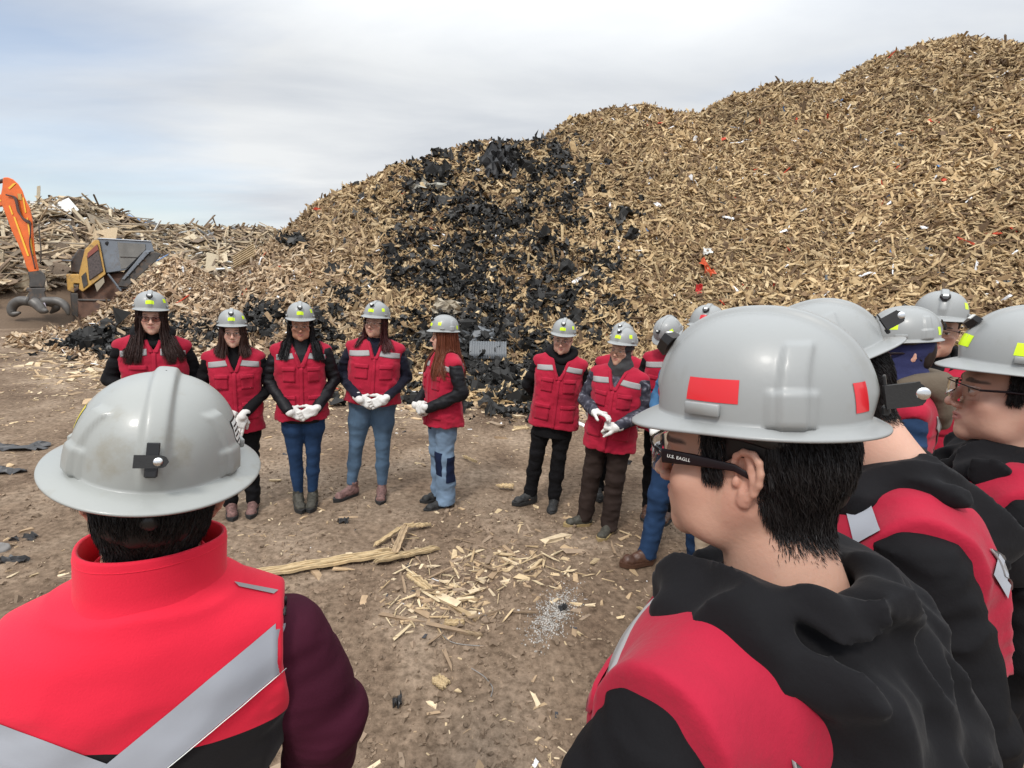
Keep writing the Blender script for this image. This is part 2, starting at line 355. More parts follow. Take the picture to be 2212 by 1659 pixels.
# crumpled dark plastic sheets
def crumple(P, R, SZ, n=5, amp=.35):
    m = len(P); u = np.linspace(-.5, .5, n); U, Vv = np.meshgrid(u, u, indexing='ij')
    g = np.zeros((m, n * n, 3)); g[:, :, 0] = U.ravel() + rs.uniform(-.09, .09, (m, n * n)); g[:, :, 1] = Vv.ravel() + rs.uniform(-.09, .09, (m, n * n))
    ph = rs.uniform(0, 6, (m, 1)); fr = rs.uniform(4, 9, (m, 1)); g[:, :, 2] = amp * (.5 * np.sin(g[:, :, 0] * fr + g[:, :, 1] * 3 + ph) + rs.uniform(-.55, .55, (m, n * n)))
    keep = rs.uniform(.55, 1, (m, n * n, 1)); g[:, :, :2] *= keep
    g *= SZ[:, None, :]
    v = np.einsum('nij,nkj->nki', R, g) + P[:, None, :]
    i = (np.arange(n - 1)[:, None] * n + np.arange(n - 1)[None]).ravel(); q = np.stack([i, i + n, i + n + 1, i + 1], 1)
    return v.reshape(-1, 3), (q[None] + n * n * np.arange(m)[:, None, None]).reshape(-1, 4)
n = 420000; x = rs.uniform(-9, 12, n); y = rs.uniform(6, 20, n); z = total_h(x, y); b_, px, py = black(x, y, z)
k = (b_ * 1.0 > rs.rand(n) * 3.4) & (z > .0); x, y, z = x[k], y[k], z[k]; P = np.stack([x, y, z], 1); nn = normals(heap_h, x, y); m = len(P)
sz = .15 * np.exp(rs.normal(0, .5, m))
vv, ff = crumple(P + nn * rs.uniform(.0, .10, m)[:, None], surf_rot(rs, nn, np.full(m, .5)), np.stack([sz, sz * rs.uniform(.35, 1, m), sz * .8], 1))
c = np.repeat(np.where(rs.rand(m, 1) < .8, 1.0, 3.0) * rs.uniform(.7, 1.5, (m, 1)) * np.array([[.022, .0215, .0205]]), 25, 0)
BLK = mat('black_film', attr=True, rough=.72, spec=.25)
link('torn_plastic_scraps', mesh_np('torn_plastic_scraps', vv, ff, c, smooth=False), BLK, label='torn black plastic scraps strewn down the middle of the wood chip heap', cat='plastic scraps', kind='stuff'); print('plastic', m)

# loose litter on the dirt: clods, stones, splinters
def clusters(px, py):
    s = 0
    for cx, cy, rx, ry, a in [(960, 1290, 120, 60, 1), (1090, 1225, 150, 45, .9), (920, 1240, 60, 40, .6), (1000, 1360, 70, 40, .5), (880, 1190, 60, 40, .5), (890, 1330, 60, 40, .7)]:
        s = np.maximum(s, a * np.exp(-(((px - cx) / rx) ** 2 + ((py - cy) / ry) ** 2)))
    return s
def litter():
    parts = []
    n = 150000; r = rs.uniform(.35, 1, n) ** 1.0; 
    d = 1.2 + 12 * rs.rand(n) ** 1.35; a = rs.uniform(-.95, .95, n); x = d * np.sin(a); y = d * np.cos(a); k = heap_h(x, y) < .15
    x, y = x[k], y[k]; z = ground_h(x, y); P = np.stack([x, y, z], 1); px, py, _ = proj(P); m = len(P)
    far = np.clip((np.hypot(x, y) - 6.0) / 2.5, 0, 1); nearheap = np.clip(heap_h(x, y) / .06 + .9, 0, 1) * 1.0
    cl = clusters(px, py); fb = np.clip(.45 + fbm(x * 1.3, y * 1.3, 0 * x + 5, 3), 0, 1)
    dens = .085 * fb + .10 * far + .65 * nearheap + .4 * cl
    k = dens > rs.rand(m); x, y, z, P, cl, nh = x[k], y[k], z[k], P[k], cl[k], nearheap[k]; m = len(P)
    l = np.where(rs.rand(m) < .15 + .4 * cl, .045, .014) * np.exp(rs.normal(0, .5, m)) * (1 + 2.2 * nh); l = np.clip(l, .006, .26)
    wd = l * rs.uniform(.12, .5, m); th = wd * rs.uniform(.2, .5, m)
    up = np.tile([0, 0, 1.], (m, 1)); c = pick(rs, np.array([[.50, .38, .23], [.42, .30, .18], [.34, .24, .15], [.60, .48, .32], [.27, .20, .14]]), m)
    o = rs.rand(m); c[o < .012] = (.72, .72, .72); c[(o > .012) & (o < .03)] = (.05, .05, .055)
    Bx = boxes(P + up * (th * .3)[:, None], surf_rot(rs, up, np.full(m, .13)), np.stack([l, wd, th], 1), .24, rs, .5)
    parts.append((*Bx, np.repeat(c, 8, 0)))
    # splinters in the trampled cluster
    n = 60000; x = rs.uniform(-1.6, 1.2, n); y = rs.uniform(2.2, 4.6, n); z = ground_h(x, y); P = np.stack([x, y, z], 1); px, py, _ = proj(P); k = clusters(px, py) ** 1.5 * .05 > rs.rand(n)
    P = P[k]; m = len(P); l = np.clip(.075 * np.exp(rs.normal(0, .45, m)), .02, .2); wd = l * rs.uniform(.06, .16, m); up = np.tile([0, 0, 1.], (m, 1))
    Bx = boxes(P + up * rs.uniform(.003, .022, m)[:, None], surf_rot(rs, up, np.full(m, .16)), np.stack([l, wd, wd * .5], 1), .25, rs, .6)
    parts.append((*Bx, np.repeat(pick(rs, np.array([[.46, .35, .21], [.36, .26, .15], [.56, .45, .29], [.24, .17, .11]]), m), 8, 0))); print('splinters', m)
    V, f, C = join(parts)
    link('wood_litter', mesh_np('wood_litter', V, f, C, smooth=False), WOOD, label='small wood chips and splinters littering the trodden brown dirt', cat='wood litter', kind='stuff')
    # clods
    n = 26000; d = 1.2 + 8 * rs.rand(n) ** 1.2; a = rs.uniform(-.95, .95, n); x = d * np.sin(a); y = d * np.cos(a); fb = np.clip(.3 + 1.3 * fbm(x * 1.1, y * 1.1, 0 * x, 3), .03, 1)
    k = (fb > rs.rand(n)) & (heap_h(x, y) < .05); x, y = x[k], y[k]; z = ground_h(x, y); m = len(x); sz = .008 * np.exp(rs.normal(0, .5, m)); sz = np.clip(sz, .004, .028)
    Bx = boxes(np.stack([x, y, z + sz * .15], 1), rand_rot(rs, m), np.stack([sz * 1.5, sz, sz * .8], 1), .25, rs, .3)
    c = np.array([.215, .158, .112]) * rs.uniform(.75, 1.3, (m, 1)); print('clods', m)
    link('dirt_clods', mesh_np('dirt_clods', Bx[0], Bx[1], np.repeat(c, 8, 0), smooth=False), mat('clod', attr=True, rough=.95, spec=.1), label='crumbled clods of brown dirt across the yard', cat='dirt clods', kind='stuff')
litter()
# ------------------------------------------------------------------ implicit modelling
class Field:
    def __init__(s, xs, ys, zs):
        s.ax = [np.asarray(a, np.float32) for a in (xs, ys, zs)]; s.f = np.full([len(a) for a in s.ax], .5, np.float32)
    def blk(s, lo, hi):
        sl = []
        for a, l, h in zip(s.ax, lo, hi):
            i = max(int(np.searchsorted(a, l)) - 1, 0); j = min(int(np.searchsorted(a, h)) + 1, len(a))
            if j <= i: return None
            sl.append(slice(i, j))
        g = [a[q] for a, q in zip(s.ax, sl)]
        return tuple(sl), g[0][:, None, None], g[1][None, :, None], g[2][None, None, :]
    def comb(s, sl, d, k, op):
        f = s.f[sl]
        if op == 'sub': f = -f
        if op == 'and': d = -d; f = -f
        # smooth union of f and d (sub / and work on the complements)
        if k > 0:
            h = np.maximum(k - np.abs(f - d), 0) / k; r = np.minimum(f, d) - h * h * k * .25
        else: r = np.minimum(f, d)
        if op == 'sub': r = -r; 
        if op == 'and': r = -r
        s.f[sl] = r
    def cap(s, a, b, ra, rb=None, k=.02, op='add', sq=None):
        rb = ra if rb is None else rb; a = np.asarray(a, float); b = np.asarray(b, float); p = max(ra, rb) + k + .03
        B = s.blk(np.minimum(a, b) - p, np.maximum(a, b) + p)
        if B is None: return
        sl, x, y, z = B; d = b - a; l2 = d @ d + 1e-12
        t = np.clip(((x - a[0]) * d[0] + (y - a[1]) * d[1] + (z - a[2]) * d[2]) / l2, 0, 1)
        q = np.sqrt((x - a[0] - t * d[0]) ** 2 + (y - a[1] - t * d[1]) ** 2 + (z - a[2] - t * d[2]) ** 2) - (ra + (rb - ra) * t)
        if op == 'sub': s.f[sl] = smaxf(s.f[sl], -q, k)
        else: s.comb(sl, q.astype(np.float32), k, 'add')
    def chain(s, pts, rad, k=.02, op='add'):
        for i in range(len(pts) - 1): s.cap(pts[i], pts[i + 1], rad[i], rad[i + 1], k, op)
    def ell(s, c, r, R=None, k=.02, op='add', M=None):
        c = np.asarray(c, float); r = np.asarray(r, float); p = r.max() + k + .03
        B = s.blk(c - p, c + p)
        if B is None: return
        sl, x, y, z = B; x = x - c[0]; y = y - c[1]; z = z - c[2]
        if R is not None: x, y, z = (R[0, 0] * x + R[1, 0] * y + R[2, 0] * z, R[0, 1] * x + R[1, 1] * y + R[2, 1] * z, R[0, 2] * x + R[1, 2] * y + R[2, 2] * z)
        k0 = np.sqrt((x / r[0]) ** 2 + (y / r[1]) ** 2 + (z / r[2]) ** 2); k1 = np.sqrt((x / r[0] ** 2) ** 2 + (y / r[1] ** 2) ** 2 + (z / r[2] ** 2) ** 2) + 1e-9
        q = (k0 * (k0 - 1) / k1)
        if op == 'sub': s.f[sl] = smaxf(s.f[sl], -q, k)
        else: s.comb(sl, q.astype(np.float32), k, 'add')
    def box(s, c, hs, R=None, rad=.01, k=.01, op='add'):
        c = np.asarray(c, float); hs = np.asarray(hs, float); p = np.linalg.norm(hs) + k + .03
        B = s.blk(c - p, c + p)
        if B is None: return
        sl, x, y, z = B; x = x - c[0]; y = y - c[1]; z = z - c[2]
        if R is not None: x, y, z = (R[0, 0] * x + R[1, 0] * y + R[2, 0] * z, R[0, 1] * x + R[1, 1] * y + R[2, 1] * z, R[0, 2] * x + R[1, 2] * y + R[2, 2] * z)
        qx, qy, qz = np.abs(x) - hs[0] + rad, np.abs(y) - hs[1] + rad, np.abs(z) - hs[2] + rad
        q = np.sqrt(np.maximum(qx, 0) ** 2 + np.maximum(qy, 0) ** 2 + np.maximum(qz, 0) ** 2) + np.minimum(np.maximum(qx, np.maximum(qy, qz)), 0) - rad
        if op == 'sub': s.f[sl] = smaxf(s.f[sl], -q, k)
        else: s.comb(sl, q.astype(np.float32), k, 'add')
    def col(s, prof, k=.02, pw=2.3, op='add'):
        """upright column: prof rows (z, rx, ry, cx, cy)"""
        P = np.array(prof, float); P = P[np.argsort(P[:, 0])]; x, y, z = s.ax[0][:, None, None], s.ax[1][None, :, None], s.ax[2]
        g = lambda i: smoothinterp(z, P[:, 0], P[:, i])[None, None, :]
        rx, ry, cx, cy = g(1), g(2), g(3), g(4)
        dx = np.abs(x - cx) / rx; dy = np.abs(y - cy) / ry
        q = ((dx ** pw + dy ** pw) ** (1 / pw) - 1) * (np.minimum(rx, ry)) 
        q = np.maximum(q, np.maximum(P[0, 0] - z, z - P[-1, 0])[None, None, :])
        if op == 'sub': s.f = smaxf(s.f, -q, k).astype(np.float32)
        else: s.comb(tuple(slice(None) for _ in range(3)), q.astype(np.float32), k, 'add')
    def plane(s, n, d, k=.004):
        """keep the side where n.p < d"""
        x, y, z = s.ax[0][:, None, None], s.ax[1][None, :, None], s.ax[2][None, None, :]
        q = n[0] * x + n[1] * y + n[2] * z - d; s.f = smaxf(s.f, q, k).astype(np.float32)
    def warp(s, amp, fx, fy, fz, seed=0, o=2, where=None, ridge=False):
        near = np.abs(s.f) < .05; I = np.argwhere(near); x, y, z = s.ax[0][I[:, 0]], s.ax[1][I[:, 1]], s.ax[2][I[:, 2]]
        a = amp if where is None else amp * where(x, y, z)
        q = fbm(x * fx + seed * 7.1, y * fy + seed * 3.3, z * fz + seed, o)
        s.f[near] += (a * (np.abs(q) * 1.6 - .45 if ridge else q)).astype(np.float32)
    def mesh(s, smooth=1):
        f = s.f; f[0] = f[-1] = 1; f[:, 0] = f[:, -1] = 1; f[:, :, 0] = f[:, :, -1] = 1
        ins = f < 0; nx, ny, nz = f.shape
        cnt = np.zeros((nx - 1, ny - 1, nz - 1), np.int8)
        for a in (0, 1):
            for b in (0, 1):
                for c in (0, 1): cnt += ins[a:nx - 1 + a, b:ny - 1 + b, c:nz - 1 + c]
        act = (cnt > 0) & (cnt < 8); I = np.argwhere(act); m = len(I)
        if m == 0: return np.zeros((0, 3)), np.zeros((0, 4), int)
        idx = np.full(act.shape, -1, np.int32); idx[act] = np.arange(m)
        cr = {}
        for a in (0, 1):
            for b in (0, 1):
                for c in (0, 1): cr[a, b, c] = f[I[:, 0] + a, I[:, 1] + b, I[:, 2] + c]
        acc = np.zeros((m, 3)); n = np.zeros(m)
        E = [((0, b, c), (1, b, c), 0) for b in (0, 1) for c in (0, 1)] + [((a, 0, c), (a, 1, c), 1) for a in (0, 1) for c in (0, 1)] + [((a, b, 0), (a, b, 1), 2) for a in (0, 1) for b in (0, 1)]
        for p, q, axi in E:
            fa, fb = cr[p], cr[q]; x = (fa < 0) != (fb < 0); t = np.where(x, fa / np.where(x, fa - fb, 1), 0)
            v = np.repeat(np.array(p, float)[None], m, 0); v[:, axi] = t; acc[x] += v[x]; n[x] += 1
        acc /= n[:, None]
        V = np.stack([s.ax[i][I[:, i]] + acc[:, i] * (s.ax[i][I[:, i] + 1] - s.ax[i][I[:, i]]) for i in range(3)], 1)
        Q = []
        for axi in range(3):
            o1, o2 = [(1, 2), (2, 0), (0, 1)][axi]
            A = ins.take(range(0, f.shape[axi] - 1), axi); B = ins.take(range(1, f.shape[axi]), axi)
            sl = [slice(None)] * 3; sl[o1] = slice(1, -1); sl[o2] = slice(1, -1); A = A[tuple(sl)]; B = B[tuple(sl)]
            J = np.argwhere(A != B); flip = B[tuple(J.T)]; J[:, o1] += 1; J[:, o2] += 1
            def cell(d1, d2):
                K = J.copy(); K[:, o1] -= d1; K[:, o2] -= d2; return idx[tuple(K.T)]
            q = np.stack([cell(1, 1), cell(0, 1), cell(0, 0), cell(1, 0)], 1); q[flip] = q[flip][:, ::-1]; Q.append(q)
        Q = np.concatenate(Q); Q = Q[(Q >= 0).all(1)]
        for _ in range(smooth):
            A = np.zeros_like(V); c = np.zeros(len(V))
            for i in range(4):
                a, b = Q[:, i], Q[:, (i + 1) % 4]
                for k_ in range(3):
                    A[:, k_] += np.bincount(a, V[b, k_], len(V)) + np.bincount(b, V[a, k_], len(V))
                c += np.bincount(a, minlength=len(V)) + np.bincount(b, minlength=len(V))
            V = V * .5 + .5 * A / np.maximum(c, 1)[:, None]
        return V, Q
def smaxf(a, b, k):
    if k <= 0: return np.maximum(a, b)
    h = np.maximum(k - np.abs(a - b), 0) / k; return np.maximum(a, b) + h * h * k * .25
def smoothinterp(z, Z, Vv):
    # Catmull-like smooth interpolation
    return np.interp(z, Z, Vv) if len(Z) < 3 else (np.interp(z - .012, Z, Vv) + np.interp(z, Z, Vv) + np.interp(z + .012, Z, Vv)) / 3
def axis(lo, hi, res, fine=None, fres=None):
    if fine is None: return np.arange(lo, hi + res, res)
    a = np.arange(fine[0], lo - res, -res)[::-1] if fine[0] > lo else np.array([fine[0]])
    a = np.arange(fine[0], lo - res, -res)[::-1]; b = np.arange(fine[0], fine[1], fres)[1:]; c = np.arange(b[-1] + fres, hi + res, res)
    return np.concatenate([a, b, c])
def tube_np(pts, r, n=8, closed=False, flat=None):
    """swept tube along a polyline (list of 3-vectors); r scalar or list; flat=(normal, ratio)"""
    P = np.asarray(pts, float); m = len(P); r = np.full(m, r) if np.isscalar(r) else np.asarray(r, float)
    T = np.roll(P, -1, 0) - np.roll(P, 1, 0) if closed else np.gradient(P, axis=0)
    T /= np.linalg.norm(T, axis=1)[:, None] + 1e-12
    u = np.cross(T[0], [0, 0, 1.]); 
    if np.linalg.norm(u) < .1: u = np.cross(T[0], [0, 1., 0])
    U = [];
    for t in T: u = u - t * (u @ t); u /= np.linalg.norm(u) + 1e-12; U.append(u)
    U = np.array(U); Wv = np.cross(T, U)
    if flat is not None:
        nrm = np.asarray(flat[0], float); nrm = np.repeat(nrm[None], m, 0) if nrm.ndim == 1 else nrm
        Wv = nrm - T * (nrm * T).sum(1)[:, None]; Wv /= np.linalg.norm(Wv, axis=1)[:, None]; U = np.cross(Wv, T); q = flat[1]
    else: q = 1
    a = np.linspace(0, 2 * np.pi, n, endpoint=False)
    V = P[:, None] + (U[:, None] * np.cos(a)[None, :, None] + Wv[:, None] * np.sin(a)[None, :, None] * q) * r[:, None, None]
    i = np.arange(m if closed else m - 1)[:, None]; j = np.arange(n)[None]
    f = np.stack([(i * n + j), (i * n + (j + 1) % n), (((i + 1) % m) * n + (j + 1) % n), (((i + 1) % m) * n + j)], 2).reshape(-1, 4)
    F_ = [f]
    if not closed: F_ += [np.arange(n)[None, ::-1], (np.arange(n) + (m - 1) * n)[None]]
    return V.reshape(-1, 3), F_
def merge(L):
    V = []; by = {}; o = 0
    for v, fs in L:
        if not isinstance(fs, (list, tuple)): fs = [fs]
        for f in fs:
            if len(f): by.setdefault(f.shape[1], []).append(np.asarray(f) + o)
        V.append(v); o += len(v)
    return np.concatenate(V), [np.concatenate(x) for x in by.values()]
def box_np(c, sz, R=None, bev=0.0):
    c = np.asarray(c, float); sz = np.asarray(sz, float)
    if bev:
        # chamfered box: 24 corner vertices
        vs = []; h = sz / 2
        for s_ in [(-1, -1, -1), (1, -1, -1), (1, 1, -1), (-1, 1, -1), (-1, -1, 1), (1, -1, 1), (1, 1, 1), (-1, 1, 1)]:
            for axi in range(3):
                v = np.array(s_) * (h - bev); v[axi] = s_[axi] * h[axi]; vs.append(v)
        V = np.array(vs); import itertools
        bm = bmesh.new(); [bm.verts.new(v) for v in V]; bmesh.ops.convex_hull(bm, input=bm.verts[:]); bm.verts.index_update()
        V = np.array([v.co[:] for v in bm.verts]); t = [[v.index for v in f.verts] for f in bm.faces]; bm.free()
        fs = [np.array([x for x in t if len(x) == q]) for q in sorted({len(x) for x in t})]
        if R is not None: V = V @ np.asarray(R).T
        return V + c, fs
    V = CUBE * sz
    if R is not None: V = V @ np.asarray(R).T
    return V + c, [CF]
import bmesh
def decal(bvh, O, D, U, Vv, nu, nv, off=.0015, th=.0, mask=None, maxd=.6):
    """patch of a surface: rays start at O + a*U + b*Vv (a,b in 0..1), go along D and rest 'off' above the hit; skirt of depth th"""
    O, D, U, Vv = [np.asarray(q, float) for q in (O, D, U, Vv)]; Dn = D / np.linalg.norm(D); P = np.full((nu + 1, nv + 1, 3), np.nan); Nm = np.zeros((nu + 1, nv + 1, 3))
    for i in range(nu + 1):
        for j in range(nv + 1):
            o = O + U * i / nu + Vv * j / nv
            if U.ndim == 1: h = bvh.ray_cast(Vector(o), Vector(Dn), maxd)
            if h[0] is not None: P[i, j] = np.array(h[0]) - Dn * off * .4 + np.array(h[1]) * off * .6; Nm[i, j] = h[1]
    return patch(P, th, Dn)
def patch(P, th=0.0, Dn=None, mq=.12):
    nu, nv = P.shape[0] - 1, P.shape[1] - 1; ok = ~np.isnan(P[:, :, 0]); ix = np.arange((nu + 1) * (nv + 1)).reshape(nu + 1, nv + 1)
    f = []
    for i in range(nu):
        for j in range(nv):
            if ok[i, j] and ok[i + 1, j] and ok[i, j + 1] and ok[i + 1, j + 1]:
                q = P[[i, i + 1, i + 1, i], [j, j, j + 1, j + 1]]
                if max(np.linalg.norm(q[0] - q[2]), np.linalg.norm(q[1] - q[3])) < mq: f.append([ix[i, j], ix[i + 1, j], ix[i + 1, j + 1], ix[i, j + 1]])
    V = np.nan_to_num(P.reshape(-1, 3)); f = np.array(f, int).reshape(-1, 4)
    if th and len(f):
        e = {}
        for q in f:
            for k in range(4):
                a, b = int(q[k]), int(q[(k + 1) % 4]); 
                if (b, a) in e: e.pop((b, a))
                else: e[(a, b)] = 1
        n0 = len(V); V = np.concatenate([V, V + Dn * th]); f = np.concatenate([f, np.array([[b, a, a + n0, b + n0] for a, b in e], int)])
    used = np.unique(f) if len(f) else np.array([], int); mp = np.zeros(len(V), int); mp[used] = np.arange(len(used)); return V[used], mp[f] if len(f) else f
def bvh_of(V, Fq):
    F_ = Fq if isinstance(Fq, list) else [Fq]; return BVHTree.FromPolygons([tuple(v) for v in V.tolist()], [tuple(q) for f in F_ for q in f.tolist()])

# ------------------------------------------------------------------ hard hat
HA, HB, HH = .109, .123, .136                # dome half width, half length, height
def hat_pt(th, s, off=0.0, brim=(.036, .022, .024)):
    """th: 0 = front (-y) going towards +x; s: 0 crown .. 1 dome foot .. 2 brim edge"""
    th = np.asarray(th, float); s = np.asarray(s, float)
    sx, cy = np.sin(th), -np.cos(th)
    fr, sd_, bk = brim
    bw = np.where(cy < 0, np.abs(cy) ** 2 * fr + sx ** 2 * sd_, np.abs(cy) ** 2 * bk + sx ** 2 * sd_)
    a = np.clip(s, 0, 1) * (np.pi / 2) * .985; pr = np.sin(a) ** .90; pz = np.cos(a) ** .82
    e = 1.0 + .06 * np.clip(cy, 0, 1)
    # dome, slightly bulged
    X = HA * pr * sx; Y = HB * pr * cy * e; Z = HH * pz
    x = X; 
    ridge = .0085 * (1 / (1 + np.exp((np.abs(x) - .0145) / .0016))) * np.clip((s * 1.0), 0, 1) ** 0 * np.clip((1.0 - s) / .12, 0, 1)
    # side ribs and accessory slots
    side = np.exp(-(np.clip(np.abs(Y - .060) - .011, 0, 1) / .0028) ** 2) * np.clip((s - .50) / .06, 0, 1) * np.clip((1.02 - s) / .03, 0, 1) * (np.abs(sx) > .5)
    side2 = np.exp(-(np.clip(np.abs(Y - .060) - .021, 0, 1) / .0022) ** 2) * np.clip((s - .82) / .03, 0, 1) * np.clip((1.02 - s) / .03, 0, 1) * (np.abs(sx) > .5)
    bump = ridge + .0065 * side * (.35 + .65 * s) + .004 * side2
    n = np.stack([X / HA ** 2, Y / HB ** 2, Z / HH ** 2], -1); n /= np.linalg.norm(n, axis=-1)[..., None] + 1e-9
    P = np.stack([X, Y, Z], -1) + n * (bump + off)[..., None] if np.ndim(bump) else np.stack([X, Y, Z], -1) + n * (bump + off)
    t = np.clip(s - 1, 0, 1); dirn = np.stack([sx / 1.0, cy, 0 * sx], -1)
    dr = bw * t; dz = -.006 * t - .15 * bw * t * t - .22 * fr * t * np.clip(-cy, 0, 1) ** 2
    P = P + dirn * dr[..., None] + np.stack([0 * sx, 0 * sx, dz], -1) + 0
    P[..., 2] += np.where(s > 1, .003 * (1 - t) ** 2, 0) * 0
    return P
def hat_mesh(brim):
    nth, ns = 200, 78; th = np.linspace(0, 2 * np.pi, nth, endpoint=False)
    s = np.concatenate([np.linspace(0.004, 1, 62), 1 + np.linspace(.04, 1, ns - 62)])
    T, Sg = np.meshgrid(th, s, indexing='ij'); P = hat_pt(T, Sg, 0, brim)
    # lip: roll the edge down, then inner shell
    e = P[:, -1].copy(); e1 = e.copy(); e1[:, 2] -= .0035; In = P[:, ::-1].copy()
    c = np.array([0, 0, .0]); In[:, :, 2] -= .003; wsh = np.clip(1 - (np.linspace(1, 0, ns)[None] > .8) * 1.0, 0, 1)
    In = In * np.array([.975, .978, .972]); G = np.concatenate([P, (e1 + (e - e1) * .5)[:, None] * np.array([1.004, 1.004, 1]), e1[:, None], In], 1)
    m = G.shape[1]; i = np.arange(nth)[:, None]; j = np.arange(m - 1)[None]
    f = np.stack([i * m + j, i * m + j + 1, ((i + 1) % nth) * m + j + 1, ((i + 1) % nth) * m + j], 2).reshape(-1, 4)
    return G.reshape(-1, 3), f[:, ::1]
def hat_patch(th0, th1, s0, s1, off=.0008, nt_=10, ns_=8, brim=(.036, .022, .024), skew=0):
    T, Sg = np.meshgrid(np.linspace(th0, th1, nt_ + 1), np.linspace(s0, s1, ns_ + 1), indexing='ij'); Sg = Sg + skew * (T - (th0 + th1) / 2)
    P = hat_pt(T, Sg, off, brim); return patch(P)
M_HAT = mat('grey_shell', (.275, .285, .283), rough=.42, coat=.06, wear=((.215, .21, .18), 11, .60, .35), bump=.0004, bscale=30)
M_HATW = mat('scuffed_grey_shell', (.30, .31, .295), rough=.42, coat=.15, wear=((.21, .185, .13), 8, .57, .55), bump=.0006, bscale=25)
M_LIME = mat('lime_tape', (.62, .85, .01), rough=.35)
M_REDT = mat('red_tape', (.62, .012, .02), rough=.35, coat=.4)
M_BLK = mat('black_plastic', (.012, .012, .013), rough=.38)
M_BLKF = mat('black_leather', (.014, .014, .014), rough=.55, bump=.0003, bscale=300)
M_STEEL = mat('steel_stud', (.75, .75, .74), rough=.22, metal=1.0)
M_WHT = mat('white_label', (.72, .73, .70), rough=.5)
BRIMS = {'cap': (.036, .011, .012), 'full': (.040, .034, .036), 'mid': (.040, .014, .020)}
HATS = {}
def hat(parent, M4, brim='cap', tape='lime', front=True, worn=False, hero=False, fronttape=True, sidetape=True, reartape=True, clip='flat', extras=()):
    """hard hat with parts, posed by matrix M4 in its wearer's frame"""
    b = BRIMS[brim]; key = (brim, worn)
    if key not in HATS:
        V, f = hat_mesh(b); HATS[key] = mesh_np('helmet', V, f)
        HATS[key].materials.append(M_HATW if worn else M_HAT)
    o = link('helmet', HATS[key], None, parent); o.matrix_local = M4
    def sub(nm, V, f, m, smooth=None):
        smooth = nm not in ('clip_strap', 'clip_plate', 'lamp_bracket', 'bracket_insert') if smooth is None else smooth
        if ('p', nm, id(m), len(V), round(float((V * [1, 2, 3]).sum()), 4)) not in HATS: HATS[('p', nm, id(m), len(V), round(float((V * [1, 2, 3]).sum()), 4))] = mesh_np(nm, V, f, smooth=smooth)
        q = link(nm, HATS[('p', nm, id(m), len(V), round(float((V * [1, 2, 3]).sum()), 4))], m, o); return q
    tm = M_LIME if tape == 'lime' else M_REDT
    if fronttape: sub('reflective_sticker', *hat_patch(-.25, .25, .76, .89, brim=b), tm)
    for sg in ((-1, 1) if sidetape and hero else ((1,) if sidetape else ())):
        if hero: c = sg * 1.36; sub('reflective_sticker', *hat_patch(c - .27, c + .27, .775, .905, brim=b), tm)
        else: c = sg * 1.05; sub('reflective_sticker', *hat_patch(c - .14, c + .14, .66, .82, brim=b), tm)
    if reartape: sub('reflective_sticker', *hat_patch(np.pi - (.32 if hero else .5) - .12, np.pi - (.32 if hero else .5) + .12, .80, .95, brim=b), tm)
    for (a0, a1, b0, b1, off_, m_, nm_) in extras: sub(nm_, *hat_patch(a0, a1, b0, b1, off_, brim=b), m_)
    # front lamp bracket: shield shaped plate with pale insert
    if front:
        p0 = hat_pt(np.array(0.), np.array(.62), .008, b); nn = np.array([0, -p0[1] * -1, 0]); up = hat_pt(np.array(0.), np.array(.52), .008, b) - p0; up /= np.linalg.norm(up); rt = np.array([1., 0, 0]); nn = np.cross(rt, up)
        sh = [(-.021, .014), (.021, .014), (.021, .002), (.008, -.018), (-.008, -.018), (-.021, .002)]
        Vf = np.array([p0 + rt * a + up * c - nn * .007 for a, c in sh] + [p0 + rt * a * .85 + up * c * .85 + nn * .008 for a, c in sh])
        F_ = [np.array([[0, 1, 2, 3, 4, 5]])[:, ::1], np.array([[11, 10, 9, 8, 7, 6]]), np.array([[i, (i + 1) % 6, (i + 1) % 6 + 6, i + 6] for i in range(6)])[:, ::-1]]
        sub('lamp_bracket', Vf, F_, M_BLK)
        Vw, Fw = box_np(p0 + nn * .008 + up * .006, (.020, .013, .003), np.stack([rt, up, nn], 1)); sub('bracket_insert', Vw, Fw, M_WHT)
    # rear cable clip: crossed straps with a stud
    sc_ = .81 if clip == 'flat' else .90; p0 = hat_pt(np.array(np.pi), np.array(sc_), .002, b); up = hat_pt(np.array(np.pi), np.array(sc_ - .1), .002, b) - p0; up /= np.linalg.norm(up); rt = np.array([-1., 0, 0]); nn = np.cross(rt, up)
    if nn[1] < 0: nn = -nn
    Rm = np.stack([rt, up, nn], 1)
    L = [box_np(p0 + nn * .005 + up * .003, (.015, .044, .003), Rm, bev=.001), box_np(p0 + nn * .003 - up * .016, (.015, .011, .008), Rm, bev=.002)]
    sub('clip_plate', *merge(L), M_BLK)
    a = np.linspace(-.5, 1.0, 22); pts = [p0 + rt * (-.026 + .0) + nn * .011]
    # horizontal strap: folded band, rounded end standing a little off the shell
    def band(pa, pb, wd, t, outn, upv, rounded=True):
        n = 14; u = np.linspace(0, 1, n); hw = np.full(n, wd / 2)
        if rounded: hw = np.where(u > .72, wd / 2 * np.sqrt(np.clip(1 - ((u - .72) / .28) ** 2, 0.0, 1)), wd / 2)
        V = []; 
        for i in range(n):
            c = pa + (pb - pa) * u[i]
            V += [c + upv * hw[i] - outn * t / 2, c + upv * hw[i] + outn * t / 2, c - upv * hw[i] + outn * t / 2, c - upv * hw[i] - outn * t / 2]
        V = np.array(V); f = [[4 * i + k, 4 * i + (k + 1) % 4, 4 * (i + 1) + (k + 1) % 4, 4 * (i + 1) + k] for i in range(n - 1) for k in range(4)]; f += [[3, 2, 1, 0], [4 * n - 4, 4 * n - 3, 4 * n - 2, 4 * n - 1]]
        return V, [np.array(f)]
